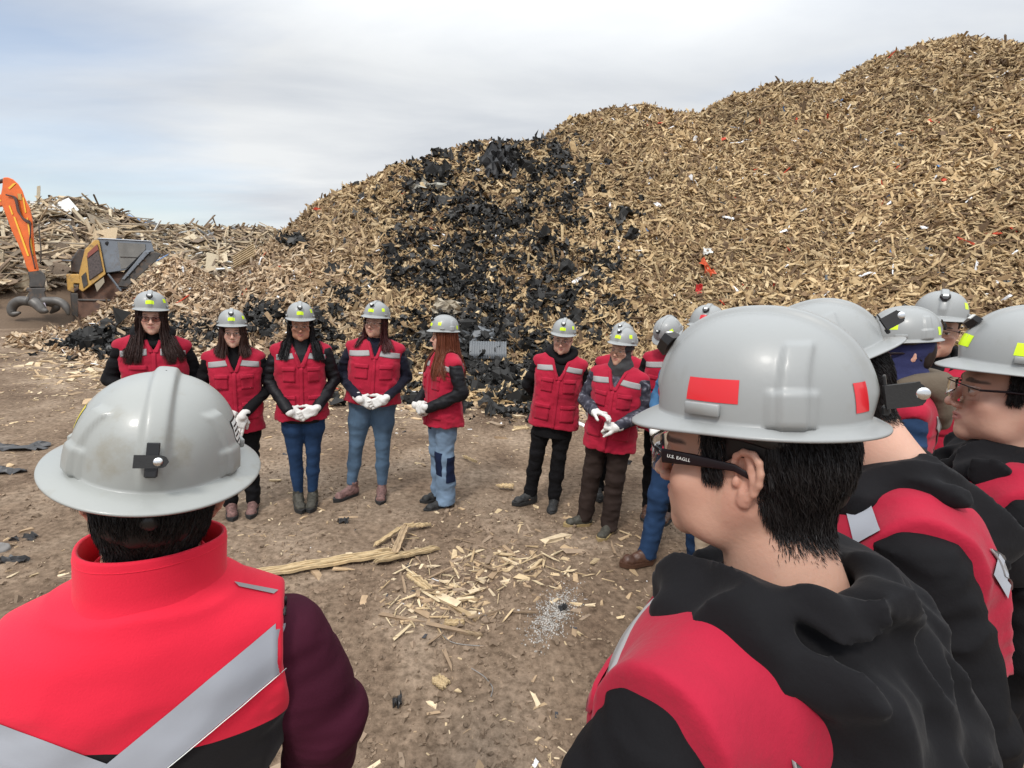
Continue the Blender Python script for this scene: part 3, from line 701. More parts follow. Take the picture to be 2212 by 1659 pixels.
    L0 = (-.020, .007, .019, .010) if clip == 'flat' else (-.010, .004, .004, .042); pa = p0 + rt * L0[0] + nn * L0[1]; pb = p0 + rt * L0[2] + nn * L0[3]
    if clip == 'out':
        sd = (pb - pa) / np.linalg.norm(pb - pa); on = np.cross(sd, up); on = on if on[0] > 0 else -on
        strap = sub('clip_strap', *merge([band(pa, pb, .027, .0035, on, up), band(pa - on * .004, pa + sd * .036 - on * .004, .027, .0035, on, up, False)]), M_BLKF)
        V, f = dome_np(pa + sd * .036 + on * .0015, on, .0072, .0022); sub('stud', V, f, M_STEEL)
    else:
        strap = sub('clip_strap', *merge([band(pa, pb, .017, .0030, nn, up), band(pa - nn * .004, pa + rt * .016 - nn * .002, .017, .0030, nn, up, False)]), M_BLKF)
        V, f = dome_np(p0 + rt * .007 + nn * .0108, nn, .0060, .003); sub('stud', V, f, M_STEEL)
    # slot blades over the temples
    for sg in (-1, 1):
        th = sg * 1.30; q = hat_pt(np.array(th), np.array(.965), .003, b); t = hat_pt(np.array(th + .05), np.array(.965), .003, b) - q; t /= np.linalg.norm(t); upv = np.array([0, 0, 1.]); nb = np.cross(t, upv)
        sub('slot_cover', *box_np(q + upv * .006, (.044, .015, .007), np.stack([t, upv, nb], 1), bev=.0015), M_HATW if worn else M_HAT)
    # head band and ratchet knob seen under the brim at the back
    a = np.linspace(np.pi - 1.75, np.pi + 1.75, 30); pts = [(HA * .83 * math.sin(q), -HB * .90 * math.cos(q), -.004 - .040 * max(0, -math.cos(q)) ** 1.5) for q in a]
    nr = np.array([[math.sin(q), -math.cos(q), 0] for q in a]); hb_ = sub('headband', *tube_np(pts, .011, 10, flat=(nr, .22)), M_BLK)
    V, f = merge([dome_np(np.array([0, HB * .90 - .002, -.046]), np.array([0, 1., -.15]), .017, .014, 18, 5), tube_np([(-.045, HB * .83, -.028), (0, HB * .91, -.036), (.045, HB * .83, -.028)], .013, 10, flat=(np.array([0, 1., 0]), .3))]); sub('ratchet_knob', V, f, M_BLK)
    return o
def dome_np(c, n, r, h, seg=20, rings=6):
    n = n / np.linalg.norm(n); u = np.cross(n, [0, 0, 1.]); u = u / np.linalg.norm(u) if np.linalg.norm(u) > .1 else np.array([1., 0, 0]); v = np.cross(n, u)
    a = np.linspace(0, 2 * np.pi, seg, endpoint=False); V = []
    for k in range(rings + 1):
        q = k / rings * np.pi / 2; V.append(c + (u[None] * np.cos(a)[:, None] + v[None] * np.sin(a)[:, None]) * r * max(np.cos(q), .02) + n * h * np.sin(q))
    V = np.concatenate(V); i = np.arange(rings)[:, None]; j = np.arange(seg)[None]
    return V, [np.stack([i * seg + j, i * seg + (j + 1) % seg, (i + 1) * seg + (j + 1) % seg, (i + 1) * seg + j], 2).reshape(-1, 4)]
# ------------------------------------------------------------------ people
def cloth(name, col, rough=.85, bump=.0006, bscale=350, sheen=.0, namt=.10, nscale=6, spec=.2, attr=False):
    return mat(name, col, rough=rough, bump=bump, bscale=bscale, sheen=sheen, namt=namt, nscale=nscale, spec=spec, attr=attr)
C_VEST = cloth('red_twill', (.35, .011, .034), bump=.0024, bscale=38, namt=.12, nscale=9, sheen=.08)
C_STRIPE = cloth('reflective_tape', (.29, .285, .285), rough=.5, bump=.0003, bscale=60, namt=.06)
C_BLACK = cloth('black_cloth', (.0045, .0042, .0052), bump=.0020, bscale=45, sheen=.0)
C_HOOD = cloth('black_fleece', (.006, .0057, .007), bump=.0012, bscale=60, sheen=.04)
C_NAVY = cloth('navy_knit', (.007, .008, .018), bump=.0014, bscale=160, sheen=.05)
C_QUILT = cloth('black_quilt', (.008, .008, .010), rough=.55, bump=.003, bscale=30)
C_GLOVE = cloth('white_leather', (.62, .61, .58), rough=.7, bump=.0012, bscale=90, namt=.07)
C_JEAN = cloth('blue_denim', (.016, .040, .095), bump=.001, bscale=120, namt=.22, nscale=7)
C_JEANL = cloth('light_denim', (.075, .125, .19), bump=.001, bscale=120, namt=.28, nscale=6)
C_JEANP = cloth('washed_denim', (.16, .23, .32), bump=.001, bscale=120, namt=.25, nscale=6)
C_JEAND = cloth('dark_denim', (.008, .014, .040), bump=.001, bscale=120)
C_BROWN = cloth('brown_twill', (.028, .018, .015), bump=.0012, bscale=110)
C_DENSH = cloth('denim_shirt', (.045, .13, .25), bump=.0015, bscale=80, namt=.2)
C_BEIGE = cloth('beige_twill', (.42, .34, .25), bump=.001, bscale=120)
M_SHOEB = mat('shoe_black', (.018, .018, .018), rough=.7, bump=.001, bscale=90, namt=.3, nscale=30)
M_SHOEBR = mat('shoe_brown', (.075, .035, .022), rough=.45, bump=.001, bscale=60, namt=.25, nscale=20)
M_SHOEG = mat('shoe_olive', (.05, .046, .035), rough=.7, bump=.001, bscale=90, namt=.4, nscale=40)
M_SHOEP = mat('shoe_mauve', (.16, .085, .075), rough=.7, bump=.001, bscale=90, namt=.45, nscale=45)
M_SOLE = mat('rubber_sole', (.02, .02, .02), rough=.8); M_SOLEY = mat('tan_sole', (.33, .24, .11), rough=.8)
M_LENS = bpy.data.materials.new('clear_lens'); M_LENS.use_nodes = True
def _lens(m, tint, fac):
    t = m.node_tree; t.nodes.clear(); o = t.nodes.new('ShaderNodeOutputMaterial'); tr = t.nodes.new('ShaderNodeBsdfTransparent'); gl = t.nodes.new('ShaderNodeBsdfGlossy'); gl.inputs['Roughness'].default_value = .05
    tr.inputs[0].default_value = (*tint, 1); mx = t.nodes.new('ShaderNodeMixShader'); fr = t.nodes.new('ShaderNodeFresnel'); fr.inputs[0].default_value = 1.45
    ad = t.nodes.new('ShaderNodeMath'); ad.operation = 'ADD'; ad.inputs[1].default_value = fac; t.links.new(fr.outputs[0], ad.inputs[0]); t.links.new(ad.outputs[0], mx.inputs[0])
    t.links.new(tr.outputs[0], mx.inputs[1]); t.links.new(gl.outputs[0], mx.inputs[2]); t.links.new(mx.outputs[0], o.inputs[0])
_lens(M_LENS, (.90, .90, .90), .03)
M_LENST = bpy.data.materials.new('tinted_lens'); M_LENST.use_nodes = True; _lens(M_LENST, (.62, .50, .50), .03)
M_SKIN = mat('skin', attr=True, rough=.5, bump=.0007, bscale=130, sss=.12, spec=.35, nscale=11, namt=.08)
def hairmat(name, c1):
    if name in MATS: return MATS[name]
    m = mat(name, attr=True, rough=.5, spec=.3); return m
M_HAIR = hairmat('hair', None)

SK = {'fair': (.60, .36, .27), 'tan': (.50, .29, .21), 'brown': (.40, .205, .135), 'olive': (.54, .32, .22)}
def head_prims(F_, M, k=1.0, fem=False, hero=False, fine=True, ears=True):
    """head in local frame: origin ear level, face towards -y"""
    R = M[:3, :3]; T = M[:3, 3]; g = lambda p: R @ np.array(p, float) + T
    E = lambda c, r, kk=.02, op='add', Rl=None: F_.ell(g(c), r, R if Rl is None else R @ Rl, kk, op)
    Cp = lambda a, b, ra, rb=None, kk=.02, op='add': F_.cap(g(a), g(b), ra, rb, kk, op)
    j = .92 if fem else 1.0
    E((0, .012, .036), (.0745, .095, .082), .02); E((0, .045, .0), (.062, .062, .06), .04)
    E((0, -.022, -.022), (.061 * j, .066, .080), .03)
    for s_ in (-1, 1):
        Cp((s_ * .053 * j, .012, -.040), (s_ * .040 * j, -.025, -.083), .020, .018, .03); Cp((s_ * .040 * j, -.025, -.083), (0, -.072, -.100), .018, .0155, .022)
        E((s_ * .044, -.060, -.028), (.022, .02, .018), .022)
    for s_ in (-1, 1): E((s_ * .032 * j, -.050, -.058), (.027, .026, .036), .03)
    Cp((-.036, -.080, .022), (.036, -.080, .022), .0115, None, .02); E((0, -.078, -.098), (.018, .015, .014), .014)
    E((0, -.074, -.064), (.032, .022, .026), .022)
    for s_ in (-1, 1): E((s_ * .032, -.098, .002), (.0165, .016, .0105), .012, 'sub')
    for s_ in (-1, 1):
        E((s_ * .0315, -.0785, .0005), (.0128, .0128, .0120), .002)
        Cp((s_ * .019, -.090, .0085), (s_ * .044, -.086, .0075), .0038, .0032, .004)     # upper lid
        Cp((s_ * .020, -.088, -.0085), (s_ * .043, -.085, -.0075), .0030, .0028, .005)
    Cp((0, -.086, .012), (0, -.111, -.030), .0075, .0095, .010); E((0, -.1125, -.034), (.0105, .0095, .0088), .006)
    for s_ in (-1, 1): E((s_ * .0125, -.1005, -.0385), (.0078, .0098, .0072), .005); E((s_ * .0070, -.1065, -.0445), (.0030, .0048, .0030), .002, 'sub')
    for s_ in (-1, 1):
        Cp((s_ * .001, -.0985, -.0585), (s_ * .023, -.0875, -.0625), .0048, .0028, .004)
        Cp((0, -.0965, -.0695), (s_ * .020, -.0875, -.0660), .0058, .0032, .004)
    Cp((-.021, -.0975, -.0637), (.021, -.0975, -.0637), .0016, None, .002, 'sub')
    if ears:
        for s_ in (-1, 1):
            Re = np.array(Matrix.Rotation(s_ * -.38, 3, 'Z')) @ np.array(Matrix.Rotation(.16, 3, 'X'))
            if not hero:
                E((s_ * .079, .016, -.002), (.0055, .018, .030), .006, 'add', Re); E((s_ * .083, .012, .0), (.004, .009, .016), .004, 'sub', Re)
def ear_hero(F_, M, s_, lift=0.0):
    """outer rim, inner fold, hollow, tragus and lobe"""
    R = M[:3, :3]; T = M[:3, 3]; g = lambda p: R @ np.array(p, float) + T
    # ear plane: u forward(-y), v up, w outwards
    def q(u, v, w_): return g((s_ * (.0735 + w_ + .26 * max(0, .012 - u * 1.0)), .020 - u * 1.0, v - .004 + .16 * -u))
    base = [(-.002, .0), (-.006, .010), (-.004, .022), (.0, -.010), (.002, -.018), (.004, .008)]
    F_.chain([q(-.004, .022, .002), q(-.006, .0, .002), q(.001, -.020, .002)], [.0075, .0085, .0065], .008)
    rim = [(.013, .008, .002), (.016, .019, .004), (.013, .028, .006), (.004, .033, .008), (-.007, .031, .010), (-.014, .022, .011), (-.016, .009, .011), (-.0145, -.004, .010), (-.009, -.016, .008), (-.003, -.023, .006)]
    F_.chain([q(*p) for p in rim], [.0032, .0034, .0036, .0038, .0040, .0040, .0040, .0038, .0036, .0036], .003)
    F_.ell(q(.003, -.027, .0045), (.0040, .0078, .0085), None, .006)
    anti = [(-.001, .024, .005), (-.006, .014, .006), (-.008, .003, .0065), (-.006, -.008, .006), (.0, -.015, .005), (.006, -.017, .004)]
    F_.chain([q(*p) for p in anti], [.0030, .0034, .0036, .0036, .0034, .0030], .004)
    F_.ell(q(.004, -.002, .0085), (.0075, .0085, .0125), None, .004, 'sub'); F_.ell(q(.006, .016, .009), (.0045, .0050, .0060), None, .004, 'sub')
    F_.ell(q(.013, -.004, .004), (.0045, .0050, .0070), None, .004)
def facecol(V, M, skin, lip=(.42, .15, .13), brow=(.03, .02, .018), beard=None, hero=False, fem=False, iris=(.03, .018, .012)):
    R = M[:3, :3]; P = (V - M[:3, 3]) @ R; x, y, z = P.T; n = len(V)
    c = np.tile(np.array(skin, float), (n, 1)); face = (y < -.02)
    rd = np.exp(-(((np.abs(x) - .042) / .022) ** 2 + ((z + .03) / .022) ** 2)) * face + .8 * np.exp(-((x / .014) ** 2 + ((z + .034) / .014) ** 2)) * (y < -.09)
    rd += .7 * np.exp(-((np.abs(x) - .082) / .012) ** 2) * (np.abs(y - .02) < .03)
    c = c * (1 - .16 * rd[:, None] * np.array([0, .8, .7]))
    def paint(m_, col, a=1.0): c[:] = c * (1 - (m_ * a)[:, None]) + np.array(col) * (m_ * a)[:, None]
    lipm = np.clip(1.3 - ((x / .024) ** 2 + ((z + .0645) / (.0095 - .10 * np.abs(x) * .5)) ** 2), 0, 1) * (y < -.078); paint(np.clip(lipm * 2, 0, 1), lip, .75)
    bz = .021 + .004 * np.cos((np.abs(x) - .034) / .012) ; bm_ = np.clip(1.4 - ((np.abs(x) - .033) / .019) ** 2 - ((z - bz) / (.0036 if fem else .0050)) ** 2, 0, 1) * (y < -.06); paint(np.clip(bm_ * 2, 0, 1), brow, .85)
    em = np.clip(1.2 - ((np.abs(x) - .0315) / .0115) ** 2 - ((z - .0) / .0052) ** 2, 0, 1) * (y < -.07); ey = np.clip(em * 3, 0, 1); paint(ey, (.50, .46, .44))
    im = ((np.abs(x) - .0315) ** 2 + (z) ** 2 < .0056 ** 2) & (y < -.08); paint(im.astype(float), iris)
    lid = np.clip(1.2 - ((np.abs(x) - .0315) / .0155) ** 2 - ((z - .0055) / .0024) ** 2, 0, 1) * (y < -.07); paint(np.clip(lid * 2, 0, 1), (.05, .03, .025), .7)
    if beard is not None:
        bd = np.clip((-.045 - z) / .012, 0, 1) * (y < .015) * (z > -.13) * (1 - np.clip(lipm * 3, 0, 1)); paint(bd, beard, .7)
        sd = np.clip((.02 - np.abs(y - .0)) / .01, 0, 1) * (z < .02) * (z > -.1) * (np.abs(x) > .05); paint(sd, beard, .55)
    return c
def hand(F_, w, d, n, th, L=1.0, r=.0100, curl=(.25, .35, .3), spread=.05, k=.007, tcurl=.3):
    """w wrist, d finger direction, n back-of-hand normal, th +-1 thumb side along cross(d, n)"""
    w, d, n = [np.asarray(q, float) for q in (w, d, n)]; d = d / np.linalg.norm(d); n = n - d * (n @ d); n /= np.linalg.norm(n); s = np.cross(d, n) * th
    F_.cap(w - d * .02, w + d * .02, .027 * L, .028 * L, .012)
    Rm = np.stack([d, s, n], 1); F_.box(w + d * .055 * L, (.048 * L, .041 * L, .0145 * L), Rm, .013, .012)
    for i, (off, ln) in enumerate([(.031, .074), (.0105, .083), (-.0105, .077), (-.031, .060)]):
        p = w + d * .095 * L + s * off * L + (n * -.002); a = 0; dd = d + s * (off * spread / .03); dd /= np.linalg.norm(dd); pts = [p - dd * .02]; rr = [r * L]
        cu = [c * (1 + .18 * i) for c in curl]
        for q, fr in enumerate((.45, .31, .24)):
            a += cu[q]; v = dd * math.cos(a) - n * math.sin(a); pts.append(pts[-1] + v * (ln * fr * L + (.02 if q == 0 else 0))); rr.append(r * L * (1 - .08 * (q + 1)))
        F_.chain(pts, rr, .003)
    p = w + d * .022 * L + s * .030 * L - n * .006; v = d * .62 + s * .66 - n * .35; v /= np.linalg.norm(v); v2 = d * .85 + s * .30 - n * (.3 + tcurl); v2 /= np.linalg.norm(v2)
    F_.chain([p, p + v * .038 * L, p + v * .038 * L + v2 * .032 * L, p + v * .038 * L + v2 * .057 * L], [.0155 * L, .0130 * L, .0112 * L, .0100 * L], .006)
def shoe(parent, foot, yaw, m, sole=M_SOLE, tall=.10, sc=1.0, lace=True):
    fx, fy, fz = foot; R = np.array(Matrix.Rotation(yaw, 3, 'Z')); g = lambda p: R @ np.array(p) * 1.0 + np.array([fx, fy, fz])
    c0 = g((0, -.06, 0)); F_ = Field(np.arange(c0[0] - .2, c0[0] + .2, .006), np.arange(c0[1] - .2, c0[1] + .2, .006), np.arange(-.012, .19, .006))
    F_.cap(g((0, .045, .045)), g((0, .0, .045)), .037, .040, .02); F_.cap(g((0, .0, .045)), g((0, -.115, .036)), .040, .036, .02); F_.cap(g((.004, -.14, .034)), g((-.004, -.14, .034)), .033, None, .03)
    F_.cap(g((0, .028, .05)), g((0, .022, tall)), .040, .042, .03); F_.cap(g((0, -.02, .075)), g((0, -.07, .055)), .030, .028, .02)
    F_.cap(g((0, .024, tall + .006)), g((0, .022, tall + .06)), .036, .038, .004, 'sub'); F_.plane((0, 0, -1), -.020)
    F_.warp(.004, 40, 40, 60, seed=3)
    V, f = F_.mesh(1); o = link('shoe', mesh_np('shoe', V, f), m, parent)
    # sole outline
    a = np.linspace(0, 2 * np.pi, 36, endpoint=False); ys = -np.cos(a) * .150 - .052; wdt = np.interp(ys, [-.205, -.17, -.12, -.03, .05, .10], [.0, .036, .049, .041, .043, .0]) + .003
    pts = np.stack([np.sign(np.sin(a)) * wdt * np.abs(np.sin(a)) ** .25, ys, 0 * a], 1); top = pts * [1, 1, 1] + [0, 0, .028]; bot = pts * [.97, .98, 1] + [0, 0, 0]; top[:, 2] += np.where(ys < -.16, .006, 0)
    V = np.concatenate([top, bot, [[0, -.05, .028]], [[0, -.05, 0]]]) @ R.T + np.array([fx, fy, fz]); n = 36; i = np.arange(n)
    F4 = np.stack([i, (i + 1) % n, (i + 1) % n + n, i + n], 1)[:, ::-1]; F3 = np.concatenate([np.stack([i, (i + 1) % n, 0 * i + 2 * n], 1), np.stack([(i + 1) % n + n, i + n, 0 * i + 2 * n + 1], 1)])
    link('sole', mesh_np('sole', V, [F4, F3], smooth=False), sole, o)
    if lace:
        L = []
        for q in range(4):
            yy = -.075 + .022 * q; zz = .078 + .010 * q; L.append(tube_np([g((-.022, yy + .006, zz - .006)), g((0, yy - .002, zz + .006)), g((.022, yy + .006, zz - .006))], .0030, 5))
        link('lace', mesh_np('lace', *merge(L)), M_SHOEP if m is M_SHOEP else M_SHOEG, o)
    return o
def ribbons(paths, wid, cols, rs_, curlw=0):
    """paths (n,m,3) -> flat hair ribbons"""
    P = np.asarray(paths); n, m, _ = P.shape; T = np.gradient(P, axis=1); T /= np.linalg.norm(T, axis=2)[..., None] + 1e-9
    a = rs_.normal(size=(n, 1, 3)); sdv = np.cross(T, a); sdv /= np.linalg.norm(sdv, axis=2)[..., None] + 1e-9
    t = np.linspace(0, 1, m)[None, :, None]; w_ = np.asarray(wid).reshape(-1, 1, 1) * np.clip(1.25 - t ** 3, .15, 1)
    V = np.stack([P - sdv * w_ / 2, P + sdv * w_ / 2], 2).reshape(n, -1, 3); i = np.arange(m - 1); q = np.stack([2 * i, 2 * i + 1, 2 * i + 3, 2 * i + 2], 1)
    f = (q[None] + 2 * m * np.arange(n)[:, None, None]).reshape(-1, 4); return V.reshape(-1, 3), f, np.repeat(cols, 2 * m, 0)
def glasses(parent, M, kind, tarm=1.0):
    R = M[:3, :3]; T = M[:3, 3]; g = lambda p: R @ np.array(p, float) + T
    root = None; L = []
    if kind == 'round' or kind == 'thin':
        rr, rx, rz = (.0016, .026, .021) if kind == 'round' else (.0011, .024, .017)
        for s_ in (-1, 1):
            a = np.linspace(0, 2 * np.pi, 20, endpoint=False); L.append(tube_np([g((s_ * .033 + rx * np.cos(q), -.108 + .10 * abs(s_ * .033 + rx * np.cos(q)) * .5, -.002 + rz * np.sin(q) * (1 if np.sin(q) < 0 else .85))) for q in a], rr, 6, closed=True))
            L.append(tube_np([g((s_ * .058, -.103, .006)), g((s_ * .074, -.09, .007)), g((s_ * .080, .010, .006)), g((s_ * .078, .03, -.004))], rr * 1.1, 6))
        L.append(tube_np([g((-.009, -.106, .004)), g((0, -.110, .007)), g((.009, -.106, .004))], rr, 6))
        root = link('glasses', mesh_np('glasses', *merge(L)), mat('dark_frame', (.014, .008, .011), rough=.4, spec=.3), parent)
        for s_ in (-1, 1):
            a = np.linspace(0, 2 * np.pi, 20, endpoint=False); V = np.array([g((s_ * .033 + rx * .96 * np.cos(q), -.107 + .05 * abs(s_ * .033 + rx * np.cos(q)), -.002 + rz * .96 * np.sin(q) * (1 if np.sin(q) < 0 else .85))) for q in a] )
            link('lens', mesh_np('lens', V, [np.arange(20)[None]]), M_LENST if kind == 'round' else M_LENS, root)
    else:
        for s_ in (-1, 1):
            L.append(tube_np([g((s_ * .0755, -.083, .008)), g((s_ * .0815, -.04, .010)), g((s_ * .0825, .006, .008)), g((s_ * .080, .034, -.006)), g((s_ * .074, .052, -.026))], [.0055 * tarm, .0048 * tarm ** .8, .0036 * tarm ** .4, .0030, .0026], 8, flat=(R @ np.array([1., 0, 0]), .32 / tarm)))
        L.append(tube_np([g((u * .0755, -.119 + .037 * abs(u) ** 2.6 - .0005, .0175 - .010 * abs(u) ** 3)) for u in np.linspace(-1, 1, 25)], .0014, 6))
        root = link('glasses', mesh_np('glasses', *merge(L)), mat('dark_frame', (.014, .008, .011), rough=.4, spec=.3), parent)
        G = np.zeros((25, 7, 3))
        for i, u in enumerate(np.linspace(-1, 1, 25)):
            for j_, v in enumerate(np.linspace(-1, 1, 7)):
                xx = u * .074; yy = -.119 + .037 * abs(u) ** 2.6; hh = .020 * (1 - .22 * abs(u) ** 3) + (-.008 if v < 0 and abs(u) < .14 else 0); G[i, j_] = g((xx, yy, -.001 + v * hh))
        V, f = patch(G, .0015, R @ np.array([0, 1., 0])); link('lens', mesh_np('lens', V, f), M_LENS, root)
    return root

def person(label, loc, rz, sc=1.0, lean=(0, 0), head=(0, 0, 0), girth=1.0, belly=0.0, fem=False, skin='tan', skinv=1.0,
           jacket=C_BLACK, jwarp=.005, sleeve=1.0, vest=C_VEST, trousers=C_BLACK, tstyle='straight', feet=((-.09, 0, .15), (.09, 0, -.15)), shoes=(M_SHOEB, M_SOLE), shoetall=.10,
           arms='clasp', hairc=(.02, .012, .010), hair_='short', hairlen=.3, hatk={}, glass='safety', vneck=.17, hood=None, hoodc=None, scarf=None, beard=None,
           res=.0085, hres=.0040, gloves=True, hem=.80, jhem=None, group='visitors in red vests and grey helmets', extra=None, pockets=True, stripes=True, hipw=1.0, lip=(.38, .13, .12), collar=True, headoff=(0, 0, 0), seed=1, quilt=False, skipbelow=None, vsh=.006, softshell=False, planecut=False, nape=True, shz=0.0, hood2=0, droop=0.0, tarm=1.0, patches=None, fists=True):
    rs_ = np.random.RandomState(seed * 13 + 5)
    root = link('person', None, loc=(loc[0], loc[1], ground_h(np.array([loc[0]]), np.array([loc[1]]))[0] if len(loc) < 3 else loc[2]), label=label, cat='person', group=group)
    root.rotation_euler = (lean[0], lean[1], rz); root.scale = (sc, sc, sc); gm = girth
    info = {'root': root}
    # head frame
    yaw, pit, rol = head; Rh = np.array(Matrix.Rotation(yaw, 3, 'Z') @ Matrix.Rotation(pit, 3, 'X') @ Matrix.Rotation(rol, 3, 'Y'))
    piv = np.array([0, .022, 1.475]) + np.array(headoff); hc = piv + Rh @ np.array([0, -.027, .115]); Mh = np.eye(4); Mh[:3, :3] = Rh; Mh[:3, 3] = hc; info['Mh'] = Mh
    # joints
    SHp = np.array([.180 * (.5 + .5 * gm), .0, 1.395 + shz])
    if arms == 'clasp': A = {s_: (np.array([s_ * .262 * gm ** .6, .035, 1.125]), np.array([s_ * .105, -.215 - belly * .6 - (gm - 1) * .1, .975])) for s_ in (-1, 1)}
    elif arms == 'low': A = {s_: (np.array([s_ * .262 * gm ** .6, .03, 1.115]), np.array([s_ * .100, -.18 - belly * .5, .905])) for s_ in (-1, 1)}
    elif arms == 'high': A = {-1: (np.array([-.262, .0, 1.125]), np.array([-.10, -.25, 1.10])), 1: (np.array([.262, .01, 1.125]), np.array([.10, -.27, 1.02]))}
    elif arms == 'behind': A = {s_: (np.array([s_ * .275, .075, 1.13]), np.array([s_ * .12, .19, .95])) for s_ in (-1, 1)}
    elif arms == 'side': A = {s_: (np.array([s_ * .262 * gm ** .5, .02, 1.12]), np.array([s_ * .25 * gm ** .5, -.05, .88])) for s_ in (-1, 1)}
    elif arms == 'point': A = {-1: (np.array([-.262, .03, 1.12]), np.array([-.10, -.20, .96])), 1: (np.array([.262, .03, 1.12]), np.array([.055, -.20, .93]))}
    elif arms == 'forward': A = {s_: (np.array([s_ * .310, -.045, 1.12]), np.array([s_ * .22, -.18, .92])) for s_ in (-1, 1)}
    else: A = arms
    hips = {s_: np.array([s_ * .088 * hipw, .0, .90]) for s_ in (-1, 1)}
    an = {-1: np.array([feet[0][0], feet[0][1] + .02, .085]), 1: np.array([feet[1][0], feet[1][1] + .02, .085])}
    kn = {s_: (hips[s_] + an[s_]) / 2 + np.array([0, -.022, .02]) for s_ in (-1, 1)}
    # ---------------- body
    fx = (hc[0] - .10, hc[0] + .10); fy = (hc[1] - .13, hc[1] + .12); fz = (hc[2] - .13, hc[2] + .13)
    F_ = Field(axis(-.34 * gm, .34 * gm, .014, fx, hres), axis(-.34, .30, .014, fy, hres), axis(.04, 1.76, .014, fz, hres))
    hero = hres < .003
    F_.cap(hc + Rh @ np.array([0, .018, -.035]), (0, .030, 1.43), .054 if fem else .060, .062 if fem else .068, .03); F_.cap((0, .02, 1.40), (0, .02, 1.44), .06, .055, .03)
    F_.ell((0, .01, 1.23), (.135 * gm, .09 * gm, .17), None, .04); F_.ell((0, .0, 1.0), (.125 * gm, .09 * gm, .17), None, .04)
    for s_ in (-1, 1):
        S_ = SHp * [s_, 1, 1]; e, w_ = A[s_]; S_ = S_ + np.array([-s_ * .01, 0, -.045]); F_.cap((0, .01, 1.35), S_, .045, .035, .03); F_.chain([S_, e, w_], [.034, .030, .022], .02)
        hd = (w_ - e) / np.linalg.norm(w_ - e)
        F_.cap(w_, w_ + hd * .03, .020, .014, .01)
        F_.chain([hips[s_], kn[s_], an[s_]], [.07, .036, .024], .03); F_.cap(an[s_], an[s_] + np.array([0, -.06, -.04]), .022, .014, .02)
    head_prims(F_, Mh, fem=fem, hero=hero)
    if hero:
        for s_ in (-1, 1): ear_hero(F_, Mh, s_)
    V, f = F_.mesh(1); col = facecol(V, Mh, np.array(SK[skin]) * skinv, beard=beard, fem=fem, lip=lip)
    body = link('body', mesh_np('body', V, f, col), M_SKIN, root); info['body'] = body
    # ---------------- jacket with sleeves
    b = belly
    def torso(off, zlo, gm=gm):
        return [(zlo, .178 * gm * hipw + off, .130 * gm + b * .5 + off, 0, -.002 - b * .3), (.92, .176 * gm * hipw + off, .130 * gm + b * .7 + off, 0, -.004 - b * .4), (1.05, .160 * gm + off, .122 * gm + b + off, 0, -.004 - b * .5), (1.22, .170 * gm + off, .126 * gm + b * .6 + off, 0, -.004 - b * .3),
                (1.33, .168 * gm + off, .112 * gm + off + b * .2, 0, .004), (1.395, .150 * gm + off, .088 * gm + off, 0, .012), (1.435, .100 + off, .070 + off, 0, .018), (1.47, .072 + off, .066 + off, 0, .02)]
    jh = jhem if jhem is not None else hem + .03
    F_ = Field(axis(-.40 * gm, .40 * gm, res), axis(-.40 - b, .34, res), axis(jh - .03, 1.60, res)); F_.col(torso(-.007, jh), 0)
    rr = np.array([.057, .056, .052, .047, .040]) * sleeve
    for s_ in (-1, 1):
        S_ = SHp * [s_, 1, 1]; e, w_ = A[s_]; F_.cap((s_ * .08, .01, 1.38 + shz * .3), S_ + np.array([0, 0, -.036]), .044, rr[0] * .85, .04); S2 = S_ + np.array([s_ * .004, 0, -.046]); F_.chain([S2, (S2 + e) / 2, e, (e + w_) / 2, w_ - (w_ - e) * .04], rr, .012)
    if collar: F_.cap((0, .02, 1.43), (0, .008, 1.500), .076, .068, .02)
    inarm = lambda x, y, z: np.clip((np.abs(x) - .14) / .05, .25, 1)
    if quilt: F_.warp(.006, 3, 3, 26, seed=seed, o=1, where=inarm)
    F_.warp(jwarp, 14, 14, 22, seed=seed, o=3, where=inarm); F_.warp(jwarp * 1.5, 7, 7, 24, seed=seed + 4, o=2, where=inarm, ridge=True)
    V, f = F_.mesh(1); jcol = None
    jo = link('jacket', mesh_np('jacket', V, f), jacket, root); info['jacket'] = jo
    # ---------------- vest
    if vest is not None:
        F_ = Field(axis(-.30 * gm, .30 * gm, res), axis(-.27 - b - .1 * (gm - 1), .26, res), axis(hem - .03, 1.53, res))
        pr = torso(.020, hem); pr = [(a_, b_ + (.014 if 1.0 < a_ < 1.38 else (.008 if a_ < 1 else 0)), c_, d_, e_) for a_, b_, c_, d_, e_ in pr]; pr[0] = (hem, (.178 * gm * hipw) + .042, .130 * gm + b * .5 + .034, 0, -.002 - b * .3); F_.col(pr[:-1], 0)
        for s_ in (-1, 1): F_.cap((s_ * .080, .014, 1.410 + shz * .3), (s_ * (SHp[0] + vsh + (.03 if planecut else 0)), .004, SHp[2] - (.040 if planecut else .024)), .050, (.057 * sleeve + .005) if planecut else .056, .04)
        F_.cap((0, .012, 1.41), (0, .012, 1.56), .076, .090, .01, 'sub')
        for s_ in (-1, 1):
            if planecut:
                X_, Z_ = F_.ax[0][:, None, None], F_.ax[2][None, None, :]; F_.f = smaxf(F_.f, np.maximum(s_ * X_ - (SHp[0] + .012 + vsh) - .18 * np.clip(1.30 - Z_, 0, .2), 1.12 - Z_) + 0 * F_.f, .006).astype(np.float32); continue
            S_ = SHp * [s_, 1, 1]; e, w_ = A[s_]; F_.cap(S_ + np.array([s_ * (.075 + vsh), 0, -.084]), e + np.array([s_ * .040, 0, 0]), .064, .062, .006, 'sub')
